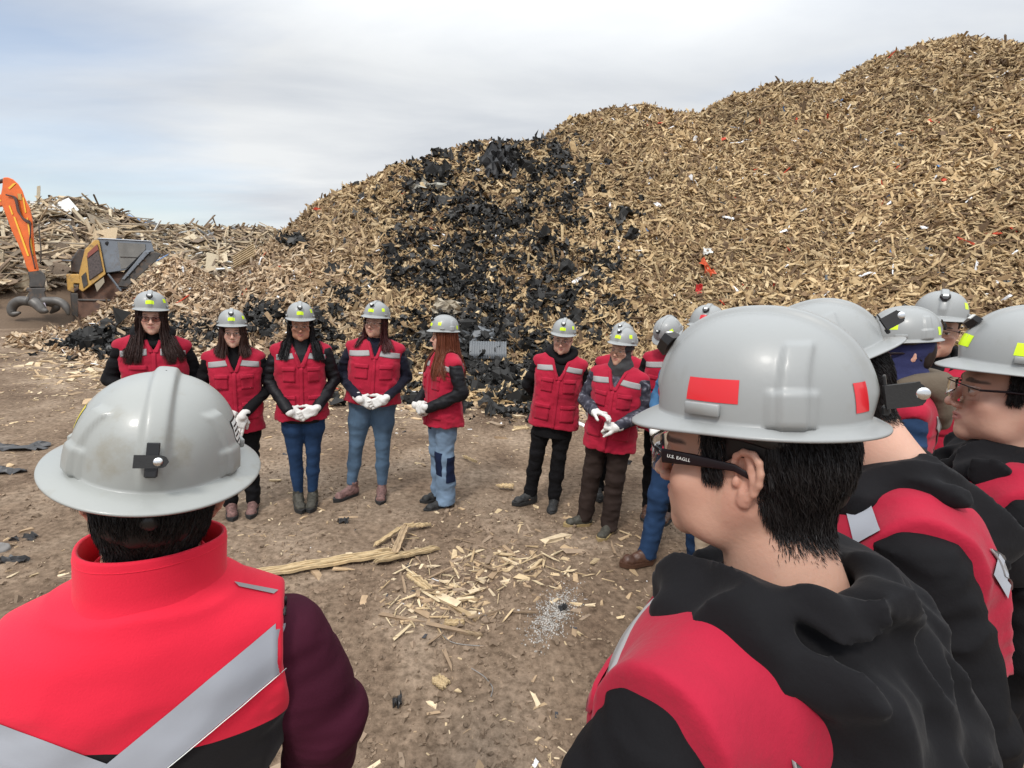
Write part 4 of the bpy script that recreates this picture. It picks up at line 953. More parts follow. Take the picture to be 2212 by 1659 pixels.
        if softshell:
            F_.cap((0, .014, 1.40), (0, .012, 1.435), .098, .090, .04); F_.cap((0, .012, 1.455), (0, .006, 1.60), .070, .078, .006, 'sub'); vneck = 0
        if hood2: F_.cap((0, .035, 1.41), (0, .055, 1.56), .100, .110, .01, 'sub')
        if vneck:
            x, y, z = F_.ax[0][:, None, None], F_.ax[1][None, :, None], F_.ax[2][None, None, :]
            wv = np.clip((z - (1.46 - vneck)) * .36, -.5, .070); q = np.maximum(np.abs(x) - wv, y + .01); F_.f = smaxf(F_.f, -q, .003).astype(np.float32)
        F_.f -= .003; wk = .6 if softshell else 1.0; up_z = lambda x, y, z: np.clip((1.42 - z) / .15, .3, 1)
        F_.warp(.008 * wk, 4.5, 4.5, 6, seed=seed + 9, o=2, where=up_z); F_.warp(.010 * wk, 7, 7, 5, seed=seed + 2, o=2, ridge=True, where=up_z); F_.warp(.004 * wk, 12, 12, 26, seed=seed + 6, o=2, ridge=True, where=up_z)
        V, f = F_.mesh(1); vo = link('vest', mesh_np('vest', V, f), vest, root); bv = bvh_of(V, f); info['vest'] = vo; info['bvh'] = bv; info['V'] = V
        if softshell:
            G = []; a = np.linspace(0, 2 * np.pi, 96, endpoint=False); prof = [(0, .004), (.006, .0), (.030, .001), (.060, .002), (.076, .0015), (.079, .0005), (.080, -.0025), (.078, -.0055), (.06, -.0045), (.0, -.0045)]
            for q in a:
                bk = .5 + .5 * np.cos(q); rx = .099 + .004 * np.sin(3 * q + .5); ry = .093 + .003 * np.sin(2 * q)
                G.append([((rx + o_ + .10 * max(0, .04 - h_) ) * np.sin(q), .014 + (ry + o_ + .12 * max(0, .04 - h_)) * np.cos(q) - .10 * h_, 1.428 + .012 * bk + h_ * (1.0 + .10 * bk)) for h_, o_ in prof])
            G = np.array(G); m_ = G.shape[1]; i_ = np.arange(96)[:, None]; j_ = np.arange(m_ - 1)[None]; fc_ = np.stack([i_ * m_ + j_, i_ * m_ + j_ + 1, ((i_ + 1) % 96) * m_ + j_ + 1, ((i_ + 1) % 96) * m_ + j_], 2).reshape(-1, 4)
            for h_ in (.067,): link('collar_seam', mesh_np('collar_seam', *tube_np([((.0995 + .004 * np.sin(3 * q + .5) + .0012) * np.sin(q), .014 + (.0935 + .003 * np.sin(2 * q) + .0012) * np.cos(q) - .10 * h_, 1.428 + .006 + .006 * np.cos(q) + h_ * (1.05 + .05 * np.cos(q))) for q in a], .0009, 5, closed=True)), M16, vo)
            link('collar', mesh_np('collar', G.reshape(-1, 3), fc_[:, ::-1]), M16, vo)
        Fy = (0, 1., 0); top = 1.338
        if stripes:
            for s_ in (-1, 1):
                Vd, fd = decal(bv, (s_ * .040, -.6, top - .012), Fy, (s_ * .150 * gm, 0, -.022), (0, 0, .045), 14, 5, .003, .004)
                if len(fd): link('reflective_stripe', mesh_np('reflective_stripe', Vd, fd if s_ > 0 else fd[:, ::-1]), C_STRIPE, vo)
                Vd, fd = decal(bv, (s_ * .02, .6, 1.16), (0, -1., 0), (s_ * .13 * gm, 0, .16), (0, 0, .048), 14, 5, .003, -.004)
                if len(fd): link('reflective_stripe', mesh_np('reflective_stripe', Vd, fd if s_ < 0 else fd[:, ::-1]), C_STRIPE, vo)
        if pockets:
            for s_ in (-1, 1):
                for (x0, z0, w_, h_) in ((.048, 1.135, .092 * gm, .105), (.050, .875, .115 * gm, .13)):
                    Vd, fd = decal(bv, (s_ * x0, -.6, z0), Fy, (s_ * w_, 0, 0), (0, 0, h_), 7, 7, .0065, .008)
                    if len(fd): pk = link('pocket', mesh_np('pocket', Vd, fd if s_ > 0 else fd[:, ::-1]), vest, vo)
                    else: continue
                    Vd, fd = decal(bv, (s_ * (x0 - .004), -.6, z0 + h_ - .018), Fy, (s_ * (w_ + .008), 0, 0), (0, 0, .034), 7, 3, .0110, .007)
                    if len(fd): link('pocket_flap', mesh_np('pocket_flap', Vd, fd if s_ > 0 else fd[:, ::-1]), vest, pk)
            Vd, fd = decal(bv, (-.013, -.6, hem + .01), Fy, (.026, 0, 0), (0, 0, 1.45 - vneck - hem), 3, 24, .006, .007)
            if len(fd): link('placket', mesh_np('placket', Vd, fd), vest, vo)
        if vneck:
            for s_ in (-1, 1):
                Vd, fd = decal(bv, (s_ * .004, -.6, 1.462 - vneck), Fy, (s_ * .022, 0, 0), (s_ * .052, 0, .15), 3, 14, .006, .006)
                if len(fd): link('lapel_edge', mesh_np('lapel_edge', Vd, fd if s_ > 0 else fd[:, ::-1]), vest, vo)
    else: bv = bvh_of(V, f); vo = None; info['bvh'] = bv
    # ---------------- trousers
    st = {'skinny': (.102, .092, .060, .055, .040), 'straight': (.092, .084, .068, .064, .060), 'baggy': (.095, .088, .080, .084, .090), 'loose': (.095, .090, .078, .074, .070)}[tstyle]
    st = np.array(st) * (.55 + .45 * gm)
    F_ = Field(axis(-.36, .36, res), axis(-.28 - b, .26, res), axis(.03, 1.0, res)); F_.col([(.86, .165 * gm * hipw, .118 * gm + b * .5, 0, 0), (.97, .160 * gm * hipw, .118 * gm + b * .6, 0, -b * .2)], 0)
    lo = .05 if tstyle in ('baggy', 'loose', 'straight') else .11
    for s_ in (-1, 1):
        h_, k_, a_ = hips[s_], kn[s_], an[s_]; ae = a_ + (a_ - k_) * ((lo - a_[2]) / (a_[2] - k_[2])); ae = np.array([a_[0], a_[1] + .0, lo])
        F_.chain([h_, (h_ * .5 + k_ * .5), k_, (k_ * .5 + a_ * .5) + np.array([0, .012, 0]), ae], st, .02)
        F_.ell(h_ + np.array([0, .035, .0]), (.088 * gm * hipw, .085 * gm, .10), None, .05)
    F_.plane((0, 0, -1), -lo + .0)
    leg = lambda x, y, z: np.clip((.95 - z) / .2, .2, 1)
    F_.warp(.007 if tstyle != 'skinny' else .003, 9, 9, 16, seed=seed + 3, o=3, where=leg); F_.warp(.006 if tstyle != 'skinny' else .003, 9, 9, 14, seed=seed + 8, o=2, where=leg, ridge=True); F_.warp(.006 if tstyle != 'skinny' else .0010, 7, 7, 18, ridge=True, seed=seed + 5, o=2, where=lambda x, y, z: np.clip((.34 - z) / .2, .1, 1))
    V, f = F_.mesh(1); to = link('trousers', mesh_np('trousers', V, f), trousers, root); info['trousers'] = to
    if patches:
        bt = bvh_of(V, f)
        for (o_, d_, u_, v_, m_) in patches:
            Vd, fd = decal(bt, o_, d_, u_, v_, 10, 14, .004, .0)
            if len(fd): link('denim_patch', mesh_np('denim_patch', Vd, fd), m_, to)
    for i_, s_ in enumerate((-1, 1)): shoe(root, (feet[i_][0], feet[i_][1], 0), feet[i_][2], shoes[0], shoes[1], shoetall, lace=shoes[0] not in (M_SHOEBR,))
    # ---------------- gloves
    if gloves and fists:
        for s_ in (-1, 1):
            e, w_ = A[s_]; dn = (w_ - e) / np.linalg.norm(w_ - e); c_ = w_ + dn * .05
            F_ = Field(*[np.arange(c_[i] - .17, c_[i] + .17, .0048 if res < .010 else .006) for i in range(3)])
            if arms in ('clasp', 'low'):
                if s_ < 0: d_ = np.array([.90, -.14, -.40]); nn_ = np.array([-.1, -1, .35]); hand(F_, w_ + np.array([0, .012, .0]), d_, nn_, -1 if np.cross(d_, nn_)[2] < 0 else 1, 1.02, .0118, (.35, .6, .5))
                else: d_ = np.array([-.88, -.10, -.46]); nn_ = np.array([.15, -1, .3]); hand(F_, w_ + np.array([0, -.022, .015]), d_, nn_, 1 if np.cross(d_, nn_)[2] > 0 else -1, 1.02, .0118, (.30, .5, .5), .11)
            elif arms == 'high':
                if s_ < 0: hand(F_, w_, (.92, -.35, .10), (.1, .1, 1), 1, 1.0, .0118, (.25, .4, .4))
                else: hand(F_, w_, (-.9, -.2, .0), (0, -.5, .8), -1, 1.0, .0118, (.9, 1.1, .8))
            elif arms == 'point':
                if s_ < 0: hand(F_, w_ + np.array([0, .02, 0]), (.9, -.1, -.4), (0, -1, .3), 1, 1.0, .0118, (.5, .7, .6))
                else: hand(F_, w_, (-.35, -.30, -.90), (.25, -1, .1), -1 if np.cross((-.35, -.30, -.90), (.25, -1, .1))[0] < 0 else 1, 1.05, .0118, (.05, .15, .12), .16)
            else: hand(F_, w_, dn, np.array([s_ * 1., -.1, .1]), 1 if np.cross(dn, (s_ * 1., -.1, .1))[1] < 0 else -1, 1.0, .0115, (.35, .5, .4))
            F_.cap(w_ - dn * .030, w_ + dn * .02, .040 * sleeve ** .5, .033, .012); F_.warp(.003, 30, 30, 30, seed=seed, o=2)
            V, f = F_.mesh(1); link('glove', mesh_np('glove', V, f), C_GLOVE, root)
    # ---------------- hood / scarf
    if hood:
        F_ = Field(axis(-.24, .24, res * .9), axis(-.20, .30, res * .9), axis(1.20, 1.66, res * .9)); big = hood
        a = np.linspace(-np.pi, np.pi, 25); pts = []; rad = []
        for q in a:       # q=0 back
            bk = (1 + np.cos(q)) / 2; pts.append((.098 * np.sin(q) * (1 + .12 * bk), .018 + .085 * np.cos(q) * (1 + .25 * bk), 1.425 + .045 * bk + .03 * np.sin(q) ** 2 - .03 * (1 - bk) ** 2)); rad.append(.024 + .018 * bk * big)
        F_.chain(pts, rad, .02); F_.ell((0, .125, 1.40), (.125 * big, .045, .085 * big), np.array(Matrix.Rotation(.25, 3, 'X')), .05)
        for s_ in (-1, 1): F_.cap((s_ * .09, .10, 1.47), (s_ * .05, .15, 1.33), .035, .03, .04)
        F_.cap((0, .025, 1.40), (0, .0, 1.66), .070, .080, .02, 'sub'); F_.warp(.010, 9, 9, 9, seed=seed, o=3)
        V, f = F_.mesh(1); ho = link('hood', mesh_np('hood', V, f), hoodc or jacket, root); info['hood'] = ho
    if hood2:
        q_ = hood2; F_ = Field(axis(-.30, .30, res * .9), axis(-.22, .40, res * .9), axis(1.12, 1.60, res * .9)); dz = -droop
        for s_ in (-1, 1):
            rim = [(s_ * .028, -.112, 1.372), (s_ * .080, -.055, 1.420), (s_ * .106 * q_, .040, 1.437), (s_ * .122 * q_, .120 * q_, 1.405 + dz * .5), (s_ * .102 * q_, .185 * q_, 1.345 + dz), (s_ * .052 * q_, .232 * q_, 1.28 + dz), (0, .248 * q_, 1.24 + dz)]
            F_.chain(rim, [.020, .024, .024, .022, .020, .019, .019], .035); F_.cap(rim[1], rim[2], .022, .030, .05); F_.cap((s_ * .07, .05, 1.40), (s_ * .06, .16 * q_, 1.30 + dz), .050, .050, .06)
        F_.ell((0, .115 * q_, 1.345 + dz * .8), (.140 * q_, .090 * q_, .125), np.array(Matrix.Rotation(.55, 3, 'X')), .05)
        F_.ell((0, .150 * q_, 1.505 + dz * .3), (.070 * q_, .075 * q_, .045), np.array(Matrix.Rotation(-.55, 3, 'X')), .02, 'sub')
        F_.cap((0, .016, 1.30), (0, .016, 1.425), .105, .085, .03); F_.cap((0, .022, 1.462), (0, .000, 1.66), .062, .088, .02, 'sub')
        if nape:
            for s_ in (-1, 1): F_.chain([(s_ * .088, -.030, 1.432), (s_ * .092, .030, 1.455), (s_ * .070, .085, 1.478), (0, .108, 1.488)], [.020, .024, .026, .027], .035)
        for (x0, y0, z0, x1, y1, z1, rr_) in ((-.085, .085, 1.425, -.035, .215, 1.285, .012), (.080, .080, 1.43, .045, .215, 1.30, .013), (-.03, .105, 1.43, .02, .225, 1.27, .011), (.035, .10, 1.43, -.03, .20, 1.31, .010), (.105, .03, 1.425, .085, .17, 1.33, .013), (-.105, .03, 1.425, -.075, .18, 1.33, .012), (.06, .19, 1.30, -.06, .215, 1.27, .012)):
            a_ = np.array([x0 * q_, y0 * q_, z0 + dz * .4]); b_ = np.array([x1 * q_, y1 * q_, z1 + dz]); m_ = (a_ + b_) / 2 + np.array([.012, .012, .006]); F_.chain([a_, m_, b_], [rr_, rr_ * 1.35, rr_], .016)
        F_.warp(.010, 6, 6, 6, seed=seed, o=2); F_.warp(.026, 15, 6, 8, seed=seed + 1, o=2, ridge=True); F_.warp(.006, 20, 9, 14, seed=seed + 2, o=2, ridge=True)
        V, f = F_.mesh(1); ho = link('hood', mesh_np('hood', V, f), hoodc or C_HOOD, root); info['hood'] = ho
    if scarf is not None:
        R = Rh; F_ = Field(axis(hc[0] - .19, hc[0] + .19, .006), axis(hc[1] - .19, hc[1] + .20, .006), axis(hc[2] - .26, hc[2] + .12, .006)); g = lambda p: R @ np.array(p, float) + hc
        F_.ell(g((0, .018, .02)), (.084, .098, .09), R, .02); F_.cap(g((0, .0, -.07)), (0, .02, 1.44), .078, .086, .03); F_.ell(g((0, -.010, -.06)), (.072, .082, .066), R, .03); F_.cap((0, .01, 1.45), (0, .01, 1.43), .10, .10, .03)
        F_.ell(g((0, -.085, -.005)), (.050, .060, .075), R, .012, 'sub'); F_.warp(.006, 12, 12, 22, seed=seed, o=3)
        V, f = F_.mesh(1); link('scarf', mesh_np('scarf', V, f), scarf, root)
    # ---------------- hair
    if hair_:
        g = lambda p: Rh @ np.array(p, float) + hc; hcn = np.array(hairc)
        F_ = Field(axis(hc[0] - .14, hc[0] + .14, .006), axis(hc[1] - .15, hc[1] + .16, .006), axis(hc[2] - .14, hc[2] + .14, .006))
        t_ = .006 if hair_ == 'short' else .012
        F_.ell(g((0, .014, .036)), (.0755 + t_, .096 + t_, .083 + t_), Rh, .02); F_.ell(g((0, .046, .0)), (.063 + t_, .062 + t_, .062), Rh, .03); F_.ell(g((0, .055, -.04)), (.050 + t_ * .6, .045 + t_ * .5, .040), Rh, .03)
        x, y, z = F_.ax[0][:, None, None] - hc[0], F_.ax[1][None, :, None] - hc[1], F_.ax[2][None, None, :] - hc[2]
        lx, ly, lz = [Rh[0, i] * x + Rh[1, i] * y + Rh[2, i] * z for i in range(3)]
        # clear the face: everything in front of the ears below the hair line
        q = np.maximum(ly + (.010 if hair_ == 'short' else .035) + .0 * lz, lz - (.045)); F_.f = smaxf(F_.f, -q, .01).astype(np.float32)
        q = np.maximum(np.sqrt((ly - .012) ** 2 + (lz + .008) ** 2) - .028, .060 - np.abs(lx)) if hair_ == 'short' else None
        if q is not None: F_.f = smaxf(F_.f, -q, .004).astype(np.float32)
        if hero and hair_ == 'short': F_.f = smaxf(F_.f, (-.052 - lz) + 0 * lx + .6 * np.clip(.03 - ly, 0, 1), .02).astype(np.float32)
        F_.warp(.003, 60, 60, 12, seed=seed, o=2); V, f = F_.mesh(1); c = np.tile(hcn, (len(V), 1))
        parts = [(V, f, c)]
        if hair_ in ('long', 'ponytail', 'longback', 'side'):
            n = 3600; m_ = 16; t = np.linspace(0, 1, m_); paths = np.zeros((n, m_, 3)); cl = np.zeros((n, 3))
            for i in range(n):
                s_ = 1 if rs_.rand() < .5 else -1
                if hair_ == 'longback': ph = rs_.uniform(.75, 3.14) * s_
                elif hair_ == 'ponytail': ph = rs_.uniform(1.15, 1.75) * s_
                else: ph = rs_.uniform(.72, 2.1) * s_
                fr = rs_.uniform(0, 1); r_ = 1.03 + .16 * fr
                x0, y0 = .080 * np.sin(ph) * r_, .012 - .098 * np.cos(ph) * r_; sxw, syw = rs_.normal(0, .012, 2)
                ln = hairlen * rs_.uniform(.82, 1.05) * (1 if abs(ph) < 2 else .95); cl_ = rs_.uniform(.75, 1.3)
                wv_ = rs_.uniform(0, 6); amp = .004 * rs_.rand()
                for j_, q in enumerate(t):
                    zz = .05 - q * (ln + .05); o_ = g((x0, y0, zz)) if zz > -.06 else g((x0, y0, -.06)) + np.array([0, 0, zz + .06])
                    dwn = max(0, (-.10 - zz) / .2); o_ = o_ + np.array([sxw * q, syw * q, 0]) + np.array([x0 * .35 * dwn, (-.055 if abs(ph) < 1.5 else (.05 if abs(ph) > 2.2 else -.02)) * min(dwn, 1), 0]) + np.array([amp * np.sin(wv_ + q * 9), amp * np.cos(wv_ * 2 + q * 7), 0])
                    paths[i, j_] = o_
                cl[i] = hcn * cl_
                if hairc[0] > .05: cl[i] *= np.array([1, 1, 1])
            for i in range(n):
                for j_ in range(6, m_):
                    p_ = Vector(paths[i, j_]); l_, n_, _, d_ = bv.find_nearest(p_)
                    if l_ is not None and (p_ - l_).dot(n_) < .005 + .012 * ((i * 37) % 10) / 10 and d_ < .14: paths[i, j_] = np.array(l_) + np.array(n_) * (.005 + .012 * ((i * 37) % 10) / 10)
            parts.append(ribbons(paths, rs_.uniform(.0022, .0048, n), cl, rs_))
        if hero and hair_ == 'short':
            Vb = np.array([v.co[:] for v in body.data.vertices]); Nb = np.array([v.normal[:] for v in body.data.vertices]); Lb = (Vb - hc) @ Rh; Ln = Nb @ Rh
            ax_, ay, az = Lb.T; edge = -.100 - .012 * np.clip(1 - (ax_ / .05) ** 2, 0, 1); front = .028 + .35 * np.clip(-.035 - az, 0, .1)
            wgt = np.clip((az - edge) / .055, 0, 1) ** 1.5 * np.clip((ay - front) / .012, 0, 1) + np.clip((az + .022) / .02, 0, 1) * (ay > -.034) * (ay < -.010) * (np.abs(ax_) > .05)
            wgt *= (az < .06); wgt[(np.abs(ax_) > .0795) & (ay < .040)] = 0
            k_ = np.where(wgt > 0)[0]; n = 42000; idx_ = rs_.choice(k_, n, p=wgt[k_] / wgt[k_].sum()); P0 = Lb[idx_] + rs_.normal(0, .0012, (n, 3)); N0 = Ln[idx_]; wv = wgt[idx_]
            d_ = np.stack([rs_.normal(0, .25, n), .25 + rs_.normal(0, .25, n), -1 + 0 * wv], 1); d_ -= N0 * (d_ * N0).sum(1)[:, None]; d_ /= np.linalg.norm(d_, axis=1)[:, None]
            ln = (.006 + .010 * wv) * rs_.uniform(.6, 1.2, n); t = np.linspace(0, 1, 4)[None, :, None]
            pa = P0[:, None] + N0[:, None] * (-.001 + .006 * wv[:, None, None] * (1 - .3 * t) + .0035 * t) + d_[:, None] * ln[:, None, None] * t
            pa = pa @ Rh.T + hc; parts.append(ribbons(pa, rs_.uniform(.0005, .0009, n), hcn[None] * rs_.uniform(.5, 1.6, (n, 1)), rs_))
        V, f, c = join(parts); link('hair', mesh_np('hair', V, f, c), M_HAIR, root)
    if glass: glasses(root, Mh, glass, tarm)
    # ---------------- helmet
    hk = dict(hatk); tilt = hk.pop('tilt', -.10); yaw_ = hk.pop('yaw', 0); up_ = hk.pop('up', .056); hs_ = hk.pop('size', .95)
    Mt = Matrix(Mh.tolist()) @ Matrix.Translation((0, .006, up_)) @ Matrix.Rotation(tilt, 4, 'X') @ Matrix.Rotation(yaw_, 4, 'Z') @ Matrix.Scale(hs_, 4); hat(root, Mt, **hk)
    # head band and ratchet of the helmet
    if extra: extra(info)
    return info
# ------------------------------------------------------------------ the visitors
def place(feet, top, rz, maxlean=.05):
    base = gp(*feet); d = math.hypot(base[0], base[1]); t = atd(top[0], top[1], d); sc = t[2] / 1.776
    off = (t - base)[:2]; h = t[2]; L = np.linalg.norm(off); lim = h * maxlean
    if L > lim: base[:2] += off * (1 - lim / L) * .5; off = (t - base)[:2]; L = np.linalg.norm(off); off = off * min(1, lim / L)
    c, s_ = math.cos(-rz), math.sin(-rz); lx, ly = c * off[0] - s_ * off[1], s_ * off[0] + c * off[1]
    return dict(loc=(base[0], base[1]), sc=sc, lean=(-ly / h, lx / h))
def place_head(px, py, depth, rz, hc=(0, -.0, 1.59), up=.05, lean=(0, 0), sc=None):
    """root so that the middle of the hat rim lands on the picked point"""
    t = at(px, py, depth); s_ = sc or t[2] / (hc[2] + up); Rr = np.array(Matrix.Rotation(rz, 3, 'Z') @ Matrix.Rotation(lean[1], 3, 'Y') @ Matrix.Rotation(lean[0], 3, 'X'))
    o = Rr @ (np.array([hc[0], hc[1], hc[2] + up]) * s_); b_ = t - o; print('scale', round(s_, 3), np.round(b_, 2))
    return dict(loc=(b_[0], b_[1], b_[2]), sc=s_, lean=lean)
def camo():
    m = cloth('camouflage_fleece', (.05, .05, .06)); t = m.node_tree; b = t.nodes['Principled BSDF']; n = t.nodes.new('ShaderNodeTexNoise'); n.inputs['Scale'].default_value = 15; n.inputs['Detail'].default_value = 3; n.inputs['Distortion'].default_value = 1.2
    tc = t.nodes.new('ShaderNodeTexCoord'); t.links.new(tc.outputs['Object'], n.inputs['Vector']); r = t.nodes.new('ShaderNodeValToRGB'); r.color_ramp.interpolation = 'B_SPLINE'; e = r.color_ramp.elements
    e[0].position = .40; e[0].color = (.022, .021, .032, 1); e[1].position = .60; e[1].color = (.05, .05, .065, 1); q = e.new(.66); q.color = (.22, .22, .26, 1); t.links.new(n.outputs[0], r.inputs[0]); t.links.new(r.outputs[0], b.inputs['Base Color']); return m
C_CAMO = camo()
P = {}
P[1] = person('woman with very long straight dark hair and tinted round glasses, leftmost of the row', **place((352, 1122), (325, 628), .6), rz=.6, fem=True, hair_='long', hairlen=.32, hairc=(.034, .016, .013), glass='round', skin='fair', head=(-.05, .02, 0),
              jacket=C_BLACK, trousers=C_BLACK, tstyle='straight', arms='clasp', hood=.7, hoodc=C_BLACK, seed=1, girth=1.04, hatk=dict(brim='cap', tilt=-0.10), vneck=.12)
P[2] = person('woman in thin framed glasses with black trousers, pointing one white gloved hand down', **place((524, 1102), (500, 665), .45), rz=.45, fem=True, hair_='long', hairlen=.20, hairc=(.042, .018, .013), glass='thin', skin='fair', head=(0, .03, 0),
              jacket=C_BLACK, trousers=C_BLACK, tstyle='straight', arms='point', seed=2, girth=.96, shoes=(M_SHOEP, M_SOLE), feet=((-.085, 0, .1), (.085, 0, -.1)), hatk=dict(brim='cap', tilt=-0.12), hem=.76, vneck=.19)
P[3] = person('woman with two black hair strands over her shoulders, quilted sleeves and dark blue skinny jeans', **place((660, 1090), (648, 652), .36), rz=.36, fem=True, hair_='ponytail', hairlen=.28, hairc=(.006, .005, .006), glass='safety', skin='brown', skinv=1.15, head=(.02, .10, 0),
              jacket=C_QUILT, quilt=True, sleeve=1.12, trousers=C_JEAN, tstyle='skinny', arms='low', seed=3, girth=.97, shoes=(M_SHOEG, M_SOLE), shoetall=.13, feet=((-.055, .0, .15), (.06, 0, -.1)), hatk=dict(brim='cap', tilt=-0.10), vneck=.21, jhem=.77, hem=.80)
P[4] = person('woman with dark red hair and light blue skinny jeans in mauve hiking boots', **place((790, 1070), (822, 650), .22), rz=.22, fem=True, hair_='ponytail', hairlen=.25, hairc=(.050, .010, .010), glass='safety', skin='tan', head=(-.42, -.02, 0),
              jacket=C_NAVY, trousers=C_JEANL, tstyle='skinny', arms='clasp', seed=4, girth=1.13, belly=.03, hipw=1.05, shoes=(M_SHOEP, M_SOLE), shoetall=.13, feet=((-.15, -.01, -.75), (.12, -.02, -.02)), hatk=dict(brim='mid', tilt=-0.06), vneck=.16, hem=.90, collar=False)
P[5] = person('woman turned to the left with copper hair and patchwork jeans', **place((953, 1082), (963, 675), -.95), rz=-.95, fem=True, hair_='longback', hairlen=.36, hairc=(.16, .050, .026), glass=None, skin='fair', head=(-.35, .05, 0),
              jacket=C_QUILT, quilt=True, sleeve=1.12, trousers=C_JEANP, tstyle='baggy', arms='clasp', seed=5, girth=1.05, hipw=1.02, feet=((-.09, .02, 0), (.10, -.03, 0)), hatk=dict(brim='mid', tilt=-0.08), vneck=.15, hem=.80,
              patches=[((.045, -.6, .56), (0, 1, 0), (.11, 0, 0), (0, 0, -.22), C_JEAND), ((-.16, -.6, .86), (0, 1, 0), (.10, 0, 0), (0, 0, -.13), C_JEAND), ((.6, -.05, .52), (-1, 0, 0), (0, .10, 0), (0, 0, -.24), C_JEAND)])
P[6] = person('man in black hoodie and black trousers with his hands behind his back', **place((1170, 1090), (1225, 685), -.08), rz=-.08, hair_='short', hairc=(.012, .009, .008), glass='safety', skin='fair', skinv=.9, head=(-.12, .12, 0), jwarp=.006,
              jacket=C_BLACK, trousers=C_BLACK, tstyle='straight', arms='behind', seed=6, girth=1.06, hood=1.0, jhem=.70, feet=((-.13, .03, -.9), (.10, -.02, -.1)), hatk=dict(brim='cap', tilt=-0.10), hem=.80, vneck=.22)
P[7] = person('woman in grey head scarf and camouflage sleeves with baggy brown trousers', **place((1287, 1142), (1354, 706), -.42), rz=-.42, fem=True, hair_=None, glass='safety', skin='olive', skinv=1.0, head=(-.25, .05, 0), scarf=mat('grey_scarf', (.045, .046, .048), rough=.9, bump=.0015, bscale=150),
              jacket=C_CAMO, trousers=C_BROWN, tstyle='loose', arms='high', seed=7, girth=1.04, shoes=(M_SHOEG, M_SOLEY), feet=((-.12, .0, -.75), (.11, -.03, -.15)), hatk=dict(brim='cap', tilt=-0.12), hem=.76, vneck=.19, sleeve=1.12)
P[8] = person('person in black sleeves standing directly behind the woman in the grey head scarf', **place((1310, 1072), (1349, 697), -.2), rz=-.2, hair_='short', glass='safety', skin='tan', head=(-.3, .05, 0), arms='side', seed=8, hatk=dict(brim='cap', tape='red'), vneck=.15, res=.011, hres=.005)
P[9] = person('bearded man bowing his head, black trousers, next to the man in the denim shirt', **place((1420, 1118), (1463, 672), -.5), rz=-.5, hair_='short', hairc=(.03, .02, .015), glass=None, skin='tan', head=(-.35, .62, 0), beard=(.05, .025, .015), jacket=C_BLACK, trousers=C_BLACK, arms='low', seed=9, girth=1.05, shoes=(M_SHOEBR, M_SOLE),
              hatk=dict(brim='cap', tilt=-0.03, fronttape=False), vneck=.10)
P[10] = person('man in blue denim shirt and jeans with brown leather ankle boots', **place((1442, 1222), (1532, 655), -.85), rz=-.85, hair_='short', hairc=(.03, .02, .015), glass='safety', skin='tan', head=(.30, .02, 0), jacket=C_DENSH, trousers=C_JEAN, tstyle='straight', arms='clasp', seed=10, girth=1.08, shoes=(M_SHOEBR, M_SHOEBR), shoetall=.14,
               feet=((-.12, -.10, -.35), (.13, .10, .45)), hatk=dict(brim='cap', tape='red'), vneck=.10)
P[17] = person('person in beige trousers almost hidden behind the young man in profile', **place((1530, 1310), (1600, 738), -1.2), rz=-1.2, hair_='short', glass='safety', skin='tan', jacket=C_BLACK, trousers=C_BEIGE, arms='side', seed=17, shoes=(M_SHOEG, M_SOLE), hatk=dict(brim='cap'), res=.011, hres=.005)
P[13] = person('woman in navy blue headscarf and brown hood, third helmet from the right edge', **place_head(1965, 735, 2.2, -1.95), rz=-1.95, fem=True, hair_='short', hairc=(.02, .012, .01), glass='safety', skin='fair', head=(0, .15, 0), jacket=C_JEAN, arms='side', seed=13, hood=1.0, hoodc=mat('brown_fleece', (.11, .085, .06), rough=.95, bump=.002, bscale=90),
               scarf=mat('navy_scarf', (.018, .022, .085), rough=.9, bump=.0015, bscale=150), hatk=dict(brim='cap', tilt=-0.03))
P[14] = person('man with glasses under the helmet farthest back at the right', **place_head(2027, 692, 2.6, -.62), rz=-.62, hair_='short', glass='safety', skin='tan', head=(0, .02, 0), jacket=C_BLACK, arms='side', seed=14, hood=.8, hatk=dict(brim='mid', tilt=-0.10, fronttape=False))

M16 = mat('softshell', (.70, .016, .045), rough=.75, bump=.0005, bscale=300, sheen=.1, namt=.05, nscale=4, spec=.2)
P[15] = person('young man at the right edge in black hoodie, two lime stickers on his helmet', **place_head(2222, 800, 1.2, -2.05), rz=-2.05, hair_='short', hairc=(.010, .008, .008), glass='safety', tarm=.45, skin='fair', skinv=.85, head=(0, .04, 0), jacket=C_BLACK, arms='side', planecut=True, vsh=0.0, seed=15, hood2=1.0, collar=False, hres=.0026, res=.008, hatk=dict(brim='full', tilt=-.06, hero=True))
P[12] = person('young man leaning forward behind the nearest profile, neck bare above a black hood', **place_head(1806, 776, 1.08, -1.95, lean=(.26, 0), hc=(0, -.05, 1.64)), rz=-1.95, hair_='short', hairc=(.010, .008, .008), glass=None, skin='fair', head=(-.2, .30, 0), headoff=(0, -.035, .05), nape=False, jacket=C_BLACK, arms='side', seed=12, hood2=.80, collar=False, vsh=.0, planecut=True, sleeve=1.25, girth=1.15, hres=.0028, res=.007, hatk=dict(size=.92, brim='full', tilt=-.04, fronttape=False, reartape=False, sidetape=False, clip='out'))
